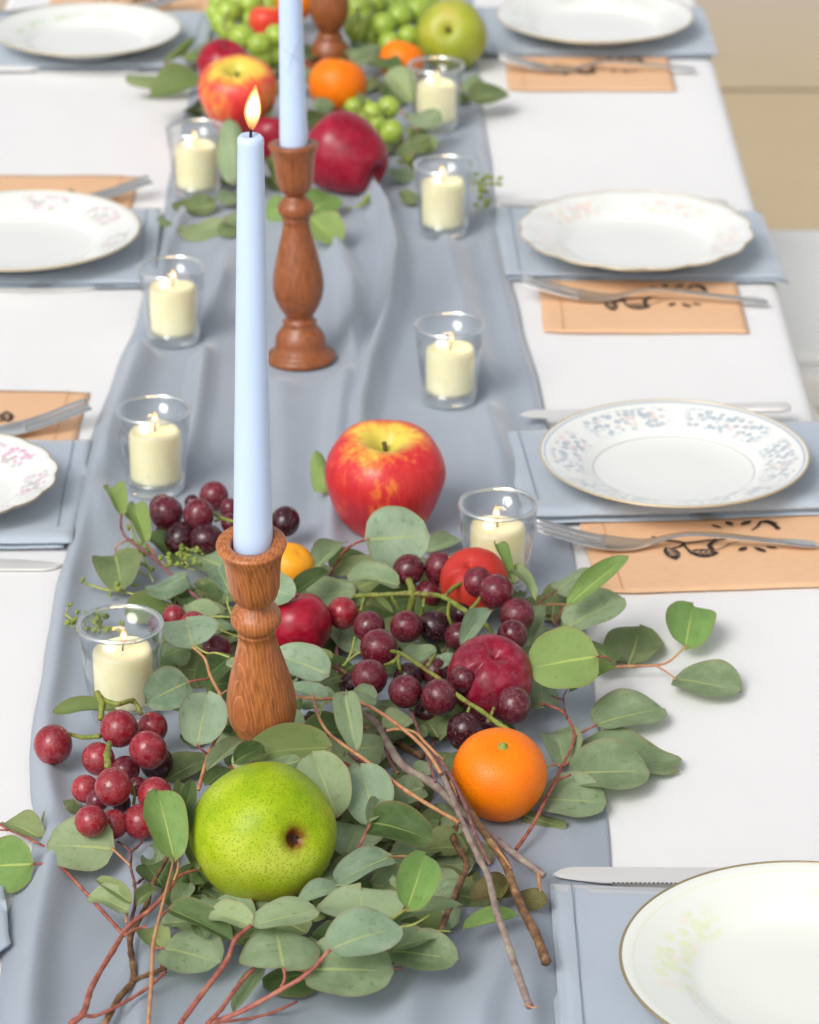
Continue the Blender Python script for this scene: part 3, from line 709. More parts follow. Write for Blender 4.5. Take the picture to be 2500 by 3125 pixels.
def bag(org, label, flip=False, rot=0.0, length=.185, dep=.135, show=True, seed=0):
    """org: front-left (or front-right when flipped) corner"""
    e = empty('paper_bag', org, label, 'paper bag', 'kraft paper bags at the place settings')
    e.rotation_euler[2] = rot + (math.pi if flip else 0)
    nx, ny = 30, 16; V, Fc = [], []
    for s in (0, 1):
        for j in range(ny + 1):
            for i in range(nx + 1):
                u, v = i / nx, j / ny
                x = u * length; y = v * dep + (.0015 * noise.noise(Vector((u * 3, seed, 1))) if j in (0, ny) else 0)
                if i == 0: x += .0012 * noise.noise(Vector((v * 5, seed, 4)))
                if j == 0 and u < .12: y += .004 * (1 - u / .12)
                z = .0008 + s * (.0005 + .0008 * (math.sin(math.pi * u) * math.sin(math.pi * v)) ** .5) + s * .0005 * noise.noise(Vector((u * 5, v * 4, seed)))
                V.append((x, y, z))
    n1 = (nx + 1) * (ny + 1)
    for j in range(ny):
        for i in range(nx):
            k = j * (nx + 1) + i; Fc.append((n1 + k, n1 + k + 1, n1 + k + nx + 2, n1 + k + nx + 1)); Fc.append((k, k + nx + 1, k + nx + 2, k + 1))
    for i in range(nx): Fc.append((i, i + 1, n1 + i + 1, n1 + i)); k = ny * (nx + 1) + i; Fc.append((k + 1, k, n1 + k, n1 + k + 1))
    for j in range(ny): k = j * (nx + 1); Fc.append((k + nx + 1, k, n1 + k, n1 + k + nx + 1)); k += nx; Fc.append((k, k + nx + 1, n1 + k + nx + 1, n1 + k))
    sh = add('sheet', mesh('sheet', V, Fc, M['kraft']), e)
    add('fold_line', mesh('fold_line', [(.0165, .002, .0030), (.0171, .002, .0030), (.0171, dep - .002, .0030), (.0165, dep - .002, .0030)], [(0, 1, 2, 3)], M['fold'], False), e)
    if show:
        for nm, me in PRINT: add(nm, me, sh, Matrix.Translation((0, 0, .0033)))
    return e
Z3 = Vector((0, 0, T + .0012))
def onc(px, py, h=.0012): p = PD(px, py, h); return p
bag(onc(1262, 1253), 'kraft paper bag with black printed branch, nearest on the right', rot=.075, length=.19)
bag(onc(1145, 703), 'kraft paper bag beside the scalloped plate, black printed branch', rot=.0, length=.172, seed=3)
bag(onc(1070, 192), 'kraft paper bag furthest right, below the far plate', rot=.0, length=.172, seed=5)
e = bag(PD(190, 826), 'kraft paper bag on the left beside the sprig plate', flip=True, rot=-.02, seed=7)
e = bag(PD(295, 372), 'kraft paper bag half hidden behind the rose-bordered plate', flip=True, rot=-.01, seed=9)
e = bag(PD(460, -28), 'kraft paper bag at the top edge, far left', flip=True, seed=11)

# cutlery -------------------------------------------------------------
def fork_parts():
    L = .195
    zt = [(0, .0175), (.012, .0135), (.03, .0075), (.05, .0030), (.062, .0022), (.075, .0040), (.09, .0098), (.105, .0128), (.125, .0120), (.16, .0078), (L, .0042)]
    def zz(s):
        i = 0
        return lerp_tab(zt, s)
    def sm(s): return (zz(s - .006) + zz(s - .003) + zz(s) * 2 + zz(s + .003) + zz(s + .006)) / 6
    wt = [(.046, .0122), (.055, .0120), (.066, .0100), (.075, .0068), (.085, .0040), (.1, .0030), (.13, .0036), (.165, .0030), (.185, .0060), (.192, .0050), (L, .0018)]
    def sweep(nm, s0, s1, n, wf, y0f, th, dish=0.0):
        V, Fc = [], []; nc = 9
        for i in range(n + 1):
            s = s0 + (s1 - s0) * i / n; w_ = wf(s); y0 = y0f(s)
            ring = []
            for k in range(2 * nc):
                if k < nc: a = -1 + 2 * k / (nc - 1); top = 1
                else: a = 1 - 2 * (k - nc) / (nc - 1); top = -1
                e_ = math.sqrt(max(0, 1 - a * a)) ** .6
                y = y0 + a * w_
                z = sm(s) + top * th * .5 * e_ + dish * (y / .012) ** 2
                V.append((s, y, z))
        for i in range(n):
            for k in range(2 * nc): k2 = (k + 1) % (2 * nc); Fc.append((i * 2 * nc + k, (i + 1) * 2 * nc + k, (i + 1) * 2 * nc + k2, i * 2 * nc + k2))
        Fc.append(tuple(range(2 * nc))); Fc.append(tuple(n * 2 * nc + k for k in range(2 * nc))[::-1])
        m = mesh(nm, V, Fc, M['steel']); bm = bmesh.new(); bm.from_mesh(m); bmesh.ops.recalc_face_normals(bm, faces=bm.faces); bm.to_mesh(m); bm.free(); return m
    parts = [('handle', sweep('handle', .046, L, 60, lambda s: lerp_tab(wt, s), lambda s: 0.0, .0024, .0022))]
    for k in range(4):
        y = -.0088 + k * .00587
        parts.append(('tine', sweep('tine', 0, .0475, 20, lambda s: lerp_tab([(0, .0010), (.006, .0020), (.03, .0024), (.0475, .0027)], s), lambda s, y=y: y * (1 + .06 * (1 - s / .05)), .0019, .0022)))
    return parts
FORK = fork_parts()
def fork(tip, end, label, h=.006):
    a = PD(*tip, .018 + h); b = PD(*end, .005 + h)
    e = empty('fork', (a.x, a.y, T + h), label, 'fork', 'steel forks on the paper bags')
    e.rotation_euler[2] = math.atan2(b.y - a.y, b.x - a.x)
    k = math.hypot(b.x - a.x, b.y - a.y) / .195; e.scale = (k, min(k, 1.05), 1)
    for nm, me in FORK: add(nm, me, e)
    return e
fork((1130, 1108), (1722, 1146), 'steel fork on the nearest right bag, tines behind the candle glass', h=.0022)
fork((1098, 588), (1618, 634), 'steel fork on the bag beside the scalloped plate', h=.0022)
fork((1050, 118), (1466, 144), 'steel fork on the furthest right bag', h=.0022)
fork((188, 852), (-390, 950), 'steel fork on the left bag, tines pointing right above the sprig plate', h=.0022)
fork((318, 378), (-185, 452), 'steel fork half hidden behind the rose-bordered plate', h=.0022)
fork((400, -12), (-40, 30), 'steel fork at the top edge beside the furthest left plate', h=.0022)
def knife_parts():
    V, Fc = [], []; L1 = .105; n = 24
    for i in range(n + 1):
        s = L1 * i / n
        top = .0085 * math.sqrt(min(1, s / .012)) if s < .012 else .0085
        bot = -.0085 * min(1, (s / .03)) ** .6 if s < .03 else -.0085
        for (y, z) in ((top, .0018), (0, .0020), (bot, .0012), (bot, .0006), (0, .0003), (top, .0003)): V.append((s, y, z))
    for i in range(n):
        for k in range(6): k2 = (k + 1) % 6; Fc.append((i * 6 + k, (i + 1) * 6 + k, (i + 1) * 6 + k2, i * 6 + k2))
    Fc.append(tuple(range(6))); Fc.append(tuple(n * 6 + k for k in range(6))[::-1])
    blade = mesh('blade', V, Fc, M['satin_steel'], False)
    h = lathe('handle', [(0, 0), (.004, .001), (.0055, .01), (.006, .04), (.0075, .085), (.0078, .1), (.006, .108), (0, .11)], 20, M['satin_steel'])
    h.transform(Matrix.Translation((L1 - .002, 0, .0038)) @ Matrix.Rotation(math.pi / 2, 4, 'Y') @ Matrix.Diagonal((.45, 1, 1, 1)))
    V, Fc = [], []
    for i in range(26):
        s = .035 + i * .0026; q = len(V)
        V += [(s, -.0084, .0014), (s + .0018, -.0084, .0014), (s + .0009, -.0098, .0009)]; Fc.append((q, q + 1, q + 2))
    edge = mesh('serration', V, Fc, M['dark_gap'], False)
    return [('blade', blade), ('handle', h), ('serration', edge)]
KNIFE = knife_parts()
def knife(tip, end, label, h=.001):
    a = PD(*tip, h); b = PD(*end, h)
    e = empty('knife', (a.x, a.y, T + h), label, 'knife', 'steel table knives'); e.rotation_euler[2] = math.atan2(b.y - a.y, b.x - a.x)
    for nm, me in KNIFE:
        o = add(nm, me, e)
        if nm == 'serration': o['kind'] = 'stuff'
knife((1164, 1846), (1950, 1850), 'steel knife with serrated blade above the near right napkin', h=.006)
knife((1095, 877), (1700, 866), 'steel knife tip showing behind the blue flowered plate', h=.013)
knife((1048, 428), (1560, 436), 'steel knife behind the scalloped plate', h=.003)
knife((132, 1192), (-500, 1190), 'steel knife in front of the left sprig plate napkin')
knife((208, 606), (-350, 606), 'steel knife in front of the left rose-bordered plate')
knife((292, 152), (-150, 150), 'steel knife in front of the furthest left plate')

# chair ---------------------------------------------------------------
def chair():
    a = P(2350, 705, -.30); b = P(2450, 1090, -.30)
    y1, y0 = a.y, b.y; x0 = EDGE_X - .02; x1 = x0 + .42; z = T - .30
    e = empty('chair', ((x0 + x1) / 2, (y0 + y1) / 2, 0), 'white folding chair pushed in on the right side of the table', 'chair')
    I = Matrix.Translation(-Vector(e.location))
    def part(nm, *a_, **k): add(nm, box(nm, *a_, **k), e, I)
    part('seat_pad', x0 + .02, x1 - .02, y0 + .012, y1 - .012, z - .03, z, M['pad'], .012)
    part('seat_rail', x0, x1, y0 - .032, y0 + .002, z - .05, z - .008, M['chair'], .008)
    part('seat_rail', x0, x1, y1 - .002, y1 + .032, z - .05, z - .008, M['chair'], .008)
    part('front_rail', x0, x0 + .018, y0 + .003, y1 - .003, z - .05, z - .032, M['chair'], .006)
    part('back_rail', x1 - .018, x1, y0 + .003, y1 - .003, z - .05, z - .032, M['chair'], .006)
    for yy in (y0 - .045, y1 + .045):
        def leg(pa, pb): add('leg', tube('leg', [pa, (Vector(pa) + Vector(pb)) / 2, pb], .016, .014, M['chair'], 12, uneven=0), e, I)
        leg((x0 + .08, yy, 0.0), (x1 + .06, yy, .82)); leg((x1 + .02, yy, 0.0), (x0 + .10, yy, z - .03))
    for zz_ in (.60, .70, .79):
        part('back_slat', x1 - .01 + (zz_ - .45) * .2, x1 + .01 + (zz_ - .45) * .2, y0 - .028, y1 + .028, zz_ - .03, zz_ + .03, M['chair'], .006)
chair()

# ================================================================== CANDLES
HP = [(0, 0), (.0262, 0), (.0270, .0015), (.0270, .0036), (.0258, .0054), (.0228, .0066), (.0226, .0078), (.0205, .0086), (.0196, .0095), (.0192, .016), (.0184, .0202), (.0155, .0246), (.0128, .0280), (.0124, .0296), (.0130, .0308), (.0126, .0322), (.0102, .0332), (.0100, .0352), (.0118, .0378), (.0152, .0436), (.0180, .0505), (.0193, .0575), (.0194, .0625), (.0186, .0700), (.0166, .0800), (.0142, .0900), (.0120, .0990), (.0104, .1065), (.0098, .1110), (.0106, .1120), (.0107, .1135), (.0098, .1145), (.0120, .1160), (.0136, .1190), (.0138, .1225), (.0124, .1260), (.0100, .1275), (.0094, .1290), (.0070, .1305), (.0068, .1318), (.0090, .1330), (.0122, .1365), (.0138, .1420), (.0146, .1500), (.0152, .1580), (.0166, .1645), (.0186, .1688), (.0190, .1702), (.0186, .1712), (.0150, .1716), (.0118, .1714), (.0112, .1705), (.0110, .150), (0, .150)]
HM = lathe('candle_holder', HP, 96, M['wood'])
def taper_mesh(L, r0, r1):
    pr = [(0, 0), (r0 * .96, 0), (r0, .002)] + [(r0 + (r1 - r0) * t, L * t) for t in (.1, .25, .4, .55, .7, .85, .97)] + [(r1 * 1.04, L * .978), (r1 * 1.02, L * .988), (r1 * .8, L * .995), (r1 * .6, L * .992), (0, L * .99)]
    return lathe('candle', pr, 48, M['taper'])
def flame_mesh(hh, ww, lean=0.12, mt='flame'):
    pr = [(0, 0), (.32, .06), (.62, .16), (.88, .28), (1, .40), (.95, .52), (.78, .66), (.52, .80), (.24, .92), (0, 1)]
    def mod(q, a): return Vector((q.x + lean * ww * 4 * (q.z / hh) ** 2, q.y, q.z))
    m = lathe('flame', [(r * ww, z * hh) for r, z in pr], 20, M[mt], mod); 
    m.vertices[-1].co.x += lean * ww * 4; return m
def holder(base, top, label, clabel, L, flame=True, cand_tilt=(0, 0), k=1.0, tone=(1, 1, 1, 1), crack=()):
    """base: foot centre, top: centre of the cup rim"""
    d = (top - base).normalized(); q = Vector((0, 0, 1)).rotation_difference(d)
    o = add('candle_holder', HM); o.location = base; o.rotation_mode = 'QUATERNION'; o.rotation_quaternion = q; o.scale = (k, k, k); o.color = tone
    tag(o, label, 'candle holder', 'turned wooden candle holders')
    if not clabel: return
    s = base + d * .1505 * k
    e = empty('taper_candle', s, clabel, 'candle', 'tall pale blue candles')
    e.rotation_euler = (cand_tilt[1], cand_tilt[0], 0)
    add('wax', taper_mesh(L, .0109 * k, .0066 * k), e)
    wk = add('wick', tube('wick', [(0, 0, L * .985), (.0004, 0, L + .004), (.0016, 0, L + .009)], .0010, .0007, M['wick'], 6), e)
    for ln in crack:
        yp = s.y - .0101 * k; pts = []
        for (x, y) in ln:
            dv = FWD + Vector((1, 0, 0)) * ((x * 1.44928 - 1250.0) / F) - UPV * ((y * 1.44928 - 1562.5) / F)
            q_ = CAM + dv * (yp / dv.y); dx_ = q_.x - s.x; q_.y = s.y - math.sqrt(max(1e-7, (.0098 * k) ** 2 - dx_ * dx_)); pts.append(q_)
        Mi = (Matrix.Translation(s) @ e.rotation_euler.to_matrix().to_4x4()).inverted()
        m_ = tube('crack', pts, .00015, .00012, M['thread'], 5, 5); m_.transform(Mi); add('crack', m_, e)
    if flame: fl = add('flame', flame_mesh(.0270, .0048, .12), wk, Matrix.Translation((.0008, 0, L + .0012))); add('core', flame_mesh(.0235, .0039, .12, 'flame_core'), fl, Matrix.Translation((.0003, 0, .0012)))
bel = PD(551, 1490, .067); rim = PD(529, 1140, .1714 * 1.11)
b0 = bel + (bel - rim) * (.067 / (.1714 * 1.11 - .067)); b0.z = T + .003
rim = PD(529, 1140, .1714 * 1.11)
HOLD1 = b0.copy()
holder(b0, rim, 'nearest turned wooden candle holder standing among the leaves', 'tall pale blue candle with a burning flame in the nearest holder', .274, True, (math.radians(.8), 0), 1.11)
b2 = PD(634, 757, .0036); r2 = b2 + Vector((-.0035, .006, .171))
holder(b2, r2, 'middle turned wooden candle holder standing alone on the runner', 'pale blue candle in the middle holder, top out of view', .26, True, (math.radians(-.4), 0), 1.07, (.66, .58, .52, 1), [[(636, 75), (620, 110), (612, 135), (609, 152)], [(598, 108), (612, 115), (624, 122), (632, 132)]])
b3 = PD(695, 140, .0036)
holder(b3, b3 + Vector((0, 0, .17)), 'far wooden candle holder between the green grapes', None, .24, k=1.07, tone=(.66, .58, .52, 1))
# hairline cracks on the middle candle
GM = lathe('base', [(0, 0), (.0195, 0), (.0212, .0008), (.0217, .003), (.0224, .0100), (.0222, .0106), (.0206, .0108), (.0198, .0100), (.0180, .0092), (0, .0088)], 72, M['thick_glass'])
GW = lathe('wall', [(.02245, .0104), (.0251, .0380), (.0274, .0636), (.0258, .0636), (.0238, .0380), (.0208, .0112), (.02245, .0104)], 72, M['thin_glass'])
GR = lathe('rim', [(.0275 - .00085 + .00165 * math.cos(t), .0645 + .0018 * math.sin(t)) for t in [i * math.pi / 5 for i in range(11)]], 72, M['thick_glass'])
def wax_mesh():
    pr = [(0, 0), (.0180, 0), (.0188, .001), (.0190, .004), (.0192, .030), (.0191, .0345), (.0186, .0362), (.0172, .0371), (.0150, .0368), (.0120, .0362), (.0080, .0357), (.003, .0354), (0, .0354)]
    def mod(q, a): 
        k = 1 + .008 * math.sin(3 * a + 1) + .006 * math.sin(5 * a) * (q.z / .037); return Vector((q.x * k, q.y * k, q.z + .0008 * math.sin(2 * a + .5) * sstep(.03, .036, q.z)))
    return lathe('wax', pr, 48, M['wax'], mod)
WM = wax_mesh(); WK = tube('wick', [(0, 0, .034), (.0006, 0, .0385), (.002, .0005, .0415)], .0006, .0004, M['wick'], 6)
FM = flame_mesh(.0118, .0027, .03); FC = flame_mesh(.0092, .0018, .03, 'flame_core')
def votive(cx, cy, glabel, clabel, rot):
    p = P(cx, cy, .066 + .004)
    z = T + .0036
    g = empty('votive_glass', (p.x, p.y, z), glabel, 'candle glass', 'clear votive glasses on the runner'); g.rotation_euler[2] = rot
    add('base', GM, g); add('wall', GW, g); add('rim', GR, g)
    e = empty('votive_candle', (p.x + .0006 * math.cos(rot), p.y, z + .0101), clabel, 'candle', 'small ivory candles in glasses'); e.rotation_euler[2] = rot; e.scale = (1, 1, .92 + .16 * ((rot * 1.7) % 1))
    lt = bpy.data.lights.new('flame_glow', 'POINT'); lt.energy = .012; lt.color = (1.0, .62, .28); lt.shadow_soft_size = .004
    lo = bpy.data.objects.new('flame_glow', lt); COL.objects.link(lo); lo.parent = e; lo.location = (.0012, 0, .049)
    add('wax', WM, e); fl = add('flame', FM, add('wick', WK, e), Matrix.Translation((.0012, .0002, .0395))); add('core', FC, fl, Matrix.Translation((0, 0, .0012)))
for i, (x, y, t, r_) in enumerate(VOT):
    votive(x, y, 'clear votive glass ' + t, 'small ivory candle in the glass ' + t, r_)
# ================================================================== FRUIT
def shape(nm, prof, mat, seg=72, mod=None):
    """prof in units of the greatest radius"""
    return lathe(nm, prof, seg, mat, mod)
def smoothprof(pts, n=5):
    q = catmull([Vector((r, 0, z)) for r, z in pts], n)
    return [(max(p.x, 0) if 0 < i < len(q) - 1 else 0, p.z) for i, p in enumerate(q)]
APPLE = smoothprof([(0, -.66), (.10, -.74), (.24, -.84), (.42, -.86), (.62, -.72), (.82, -.40), (.95, -.02), (1.0, .30), (.95, .60), (.80, .82), (.56, .93), (.34, .90), (.16, .74), (.06, .62), (0, .58)])
PEARP = smoothprof([(0, -.84), (.07, -.86), (.16, -.93), (.32, -.965), (.55, -.90), (.80, -.66), (.96, -.30), (1.0, .02), (.95, .36), (.80, .72), (.60, 1.05), (.46, 1.35), (.38, 1.6), (.28, 1.74), (.12, 1.78), (0, 1.76)])
MAND = smoothprof([(0, -.80), (.15, -.83), (.4, -.84), (.68, -.70), (.90, -.40), (1.0, 0), (.93, .38), (.72, .68), (.46, .82), (.22, .85), (.08, .83), (0, .81)])
PLUM = smoothprof([(0, -.95), (.2, -.93), (.5, -.80), (.8, -.50), (.97, -.12), (1.0, .15), (.92, .50), (.72, .78), (.46, .91), (.22, .90), (.08, .80), (0, .74)])
def crease(p, a, depth_=.30):
    d = abs((a + math.pi) % (2 * math.pi) - math.pi); r = math.hypot(p.x, p.y)
    k = 1 - depth_ * math.exp(-(d / .15) ** 2) * sstep(.02, .4, r) * (.55 + .45 * p.z)
    return Vector((p.x * k, p.y * k, p.z))
def lobes(p, a, n=5, amt=.025):
    k = 1 + amt * math.cos(n * a) * (.35 + .65 * abs(p.z)); k2 = 1 + .03 * noise.noise(Vector((p.x * 1.3, p.y * 1.3, p.z * 1.3)))
    return Vector((p.x * k * k2, p.y * k * k2, p.z))
def lumpy(p, a, s=1.0, amt=.045):
    k = 1 + amt * noise.noise(Vector((p.x * 1.1 + s, p.y * 1.1, p.z * 1.1)))
    return Vector((p.x * k, p.y * k, p.z * k))
def orient(o, d, spin=0.0):
    q = Vector((0, 0, 1)).rotation_difference(Vector(d).normalized()) @ Matrix.Rotation(spin, 3, 'Z').to_quaternion()
    o.rotation_mode = 'QUATERNION'; o.rotation_quaternion = q
def fruit(name, px, wpx, me, label, cat, d=(0, 0, 1), spin=0, lift=0.0, k=.9, extra=(), group=None):
    """px: centre in photo pixels, wpx: width in photo pixels"""
    r = .03
    for _ in range(6): c = P(px[0], px[1], r * k + lift); r = size(c, wpx) / 2
    e = empty(name, c, label, cat, group); orient(e, d, spin); e.scale = (r, r, r)
    # counter-scale is not needed: all meshes are in units of the radius
    m = me.copy(); m.transform(Matrix.Diagonal((r, r, r, 1))); e.scale = (1, 1, 1)
    add('skin', m, e)
    for nm, mm, M_ in extra:
        m2 = mm.copy(); m2.transform(Matrix.Diagonal((r, r, r, 1)) @ M_); add(nm, m2, e)
    return e, c, r
def stalk_mesh(L=.35, r=.05, bend=.1, mat=None): return tube('stalk', [(0, 0, 0), (bend * .3, 0, L * .5), (bend, 0, L)], r, r * 1.2, mat or M['stalk'], 8)
def calyx_mesh():
    V, Fc = [], []
    rr = random.Random(5)
    for i in range(9):
        a = i * .698 + rr.uniform(-.2, .2); l = rr.uniform(.09, .16); q = len(V)
        s = Vector((-math.sin(a), math.cos(a), 0)); dvec = Vector((math.cos(a), math.sin(a), 0))
        V += [dvec * .01 - s * .03 + Vector((0, 0, 0)), dvec * .01 + s * .03, dvec * l + Vector((0, 0, rr.uniform(-.09, -.03)))]; Fc.append((q, q + 1, q + 2))
    m = mesh('calyx', V, Fc, M['calyx'], False); return m
CALYX = calyx_mesh()
I4 = Matrix.Identity(4); Tz = lambda z: Matrix.Translation((0, 0, z))
apA = shape('apple', APPLE, M['apple_a'], mod=lobes); apB = shape('apple', APPLE, M['apple_b'], mod=lobes); apC = shape('apple', APPLE, M['apple_c'], mod=lobes); apR = shape('apple', APPLE, M['apple_red'], mod=lambda p, a: lobes(p, a, 5, .008))
pe = shape('pear', PEARP, M['pear'], mod=lambda p, a: lumpy(p, a, 2.0)); peB = shape('pear', PEARP, M['pear_back'], mod=lambda p, a: lumpy(p, a, 7.0))
ma = shape('mandarin', MAND, M['orange'], mod=lambda p, a: lumpy(p, a, 4.0, .03)); le = shape('citrus', MAND, M['lemon_orange'])
plA = shape('plum', PLUM, M['plum'], mod=crease); plD = shape('plum', PLUM, M['plum_dark'], mod=crease); pch = shape('peach', PLUM, M['peach'], mod=crease)
BUT = lathe('button', [(0, .10), (.05, .09), (.06, .03), (.11, .015), (.12, -.02), (0, -.03)], 10, M['button'])
toc = (CAM - P(1175, 1487, .04)).normalized()
fruit('apple', (1175, 1482), 362, apA, 'large red and yellow apple standing in the middle of the runner', 'apple', (.02, -.16, 1), 2.2, k=.9, extra=[('stalk', stalk_mesh(.24, .035, .05), Tz(.60))], group='apples')
rt = Vector((1, 0, 0)); 
pc = (toc * .84 + rt * .50 + Vector((0, 0, 1)) * .02).normalized()   # direction the calyx faces
fruit('pear', (802, 2546), 438, pe, 'bright green pear lying in the near leaves, calyx facing out', 'pear', -pc, 0.6, lift=.006, k=.98, extra=[('calyx', CALYX, Tz(-.86)), ('stalk', stalk_mesh(.35, .06, .1), Tz(1.72))], group='pears')
fruit('mandarin', (1524, 2364), 292, ma, 'bright orange mandarin near the bare sticks', 'mandarin', (.08, -.30, 1), .5, lift=.004, k=.9, extra=[('button', BUT, Tz(.83))], group='oranges')
fruit('plum', (1494, 2074), 262, plA, 'creased red plum behind the mandarin', 'plum', (.16, -.36, .92), 3.95, lift=.012, k=.9, group='plums')
fruit('plum', (908, 1916), 214, plD, 'dark red plum tucked behind the nearest wooden holder', 'plum', (-.15, .25, 1), 1.0, lift=.010, k=.95, group='plums')
fruit('peach', (1450, 1782), 212, pch, 'orange red peach beside the front right candle glass', 'peach', (-.2, -.45, 1), 3.7, lift=.012, k=1.0)
fruit('citrus_fruit', (888, 1728), 146, le, 'small yellow orange citrus behind the nearest wooden holder', 'citrus', (.5, -.3, 1), 0, lift=.008)
fruit('apple', (1066, 478), 252, apR, 'big deep red apple lying on its side at the back', 'apple', (-.76, .57, .29), 1.0, k=.97, extra=[('calyx', CALYX, Tz(-.70))], group='apples')
fruit('apple', (832, 425), 140, apR, 'small dark red apple hidden behind the tall candle', 'apple', (.1, .3, 1), 0, group='apples')
fruit('apple', (728, 302), 240, apB, 'yellow and red streaked apple beside the flame', 'apple', (-.02, -.30, 1), 1.5, lift=.01, extra=[('stalk', stalk_mesh(.2, .035, .05), Tz(.60))], group='apples')
fruit('plum', (680, 203), 162, plD, 'dark plum behind the yellow and red apple', 'plum', (.3, -.2, 1), 2.6, lift=.006, group='plums')
fruit('mandarin', (1030, 258), 178, ma, 'orange mandarin at the back right of the tall candles', 'mandarin', (.2, .4, 1), 0, lift=.006, extra=[('button', BUT, Tz(.83))], group='oranges')
fruit('mandarin', (1226, 187), 140, ma, 'mandarin half hidden behind the far right candle glass', 'mandarin', (.3, .4, 1), 1, lift=.006, group='oranges')
fruit('mandarin', (900, 8), 116, ma, 'mandarin at the top edge behind the tall candle', 'mandarin', (.1, .3, 1), 2, lift=.02, group='oranges')
fruit('apple', (818, 80), 122, apC, 'orange red apple among the far left green grapes', 'apple', (.1, .2, 1), .4, lift=.012, group='apples')
pcb = (toc * .95 + rt * -.10 + Vector((0, 0, 1)) * .02).normalized()
fruit('pear', (1377, 108), 220, peB, 'yellow green pear at the far right with dark calyx', 'pear', -pcb, 2.0, k=.98, extra=[('calyx', CALYX, Tz(-.86))], group='pears')

# ------------------------------------------------------------------ grapes
def sphere_prof(n=16): return [(math.sin(math.pi * i / n) if 0 < i < n else 0, -math.cos(math.pi * i / n)) for i in range(n + 1)]
GMESH = {k: lathe('grape', sphere_prof(), 28, M['grape_' + k]) for k in ('red', 'dark', 'black', 'green')}
SCAR = lathe('stem_scar', [(0, 1.02), (.05, 1.015), (.10, .995), (.12, .97), (0, .96)], 8, M['gstem'])
def bunch(label, t, lst, stems, group, kind='red', r_mm=None, hbase=.012):
    """lst: (x, y, r, level[, kind]) in tile pixels; level 0 lies low and behind, 2 sits on top"""
    cs = []
    for g in lst:
        x, y = TL(t, g[0], g[1]); sc_ = 1.44928 if t == 0 else .5003
        lv = g[3]; h = hbase + .011 * lv
        c = P(x, y, h); r = size(c, g[2] * sc_)
        cs.append((c, r, g[4] if len(g) > 4 else kind))
    mid = sum((c for c, _, _ in cs), Vector()) / len(cs)
    e = empty('grape_bunch', (mid.x, mid.y, T), label, 'grapes', group)
    berries = []
    for c, r, k in cs:
        q = Matrix.Rotation(rnd.uniform(0, 6.28), 4, 'Z') @ Matrix.Rotation(rnd.uniform(-1.2, 1.2), 4, 'X') @ Matrix.Rotation(rnd.uniform(0, 6.28), 4, 'Z')
        berries.append(child_world('grape', GMESH[k], e, Matrix.Translation(c) @ q @ Matrix.Diagonal((r * .985, r * .985, r * rnd.uniform(.98, 1.10), 1))))
    allp = []
    for st in stems:
        h, r0, r1, pts = st
        hs_ = h if hasattr(h, '__len__') else [h] * len(pts)
        p3 = [P(*TL(t, x, y), hh) for (x, y), hh in zip(pts, hs_)]; allp += catmull(p3, 4)
        child_world('stalk', tube('stalk', p3, r0, r1, M['gstem'], 8, 5, .22, len(allp), .12), e, I4)
    for i, (c, r, k) in enumerate(cs):                                  # a short pedicel from each berry to the nearest stalk
        if not allp: break
        n_ = min(allp, key=lambda p: (p - c).length); d = (n_ - c)
        if r < d.length < .034:
            a = c + d.normalized() * r * .98; grandchild('pedicel', tube('pedicel', [a, (a + n_) / 2 + Vector((0, 0, .0015)), n_], .0010, .0008, M['gstem'], 6, 3, .2, i, .1), berries[i])
    return e
bunch('bunch of bright red grapes at the near left below the candle glass', 4,
      [(323, 545, 121, 1), (930, 440, 95, 1.2), (600, 632, 103, 1), (955, 655, 105, .4, 'black'), (765, 700, 90, .9, 'dark'), (727, 447, 119, 2.4), (903, 578, 117, 2.3), (690, 802, 115, 2.6), (520, 815, 86, 1), (595, 885, 72, 1.2, 'dark'), (555, 1012, 102, 2), (695, 1030, 90, 1), (860, 1015, 112, 1), (945, 850, 108, 2, ), (835, 800, 62, .8, 'dark'), (740, 900, 60, .5, 'black')],
      [([.050, .047, .040], .0022, .0020, [(590, 228), (622, 290), (612, 395)]), ([.047, .050, .047, .040], .0018, .0014, [(625, 268), (715, 298), (812, 278), (862, 362)]), ([.026, .028, .032], .0012, .0016, [(415, 475), (500, 500), (612, 493)]), ([.044, .050, .046], .0019, .0024, [(668, 535), (656, 610), (660, 690)]), ([.04, .032, .026], .001, .001, [(800, 770), (820, 850), (815, 910)])], 'bunches of red grapes')
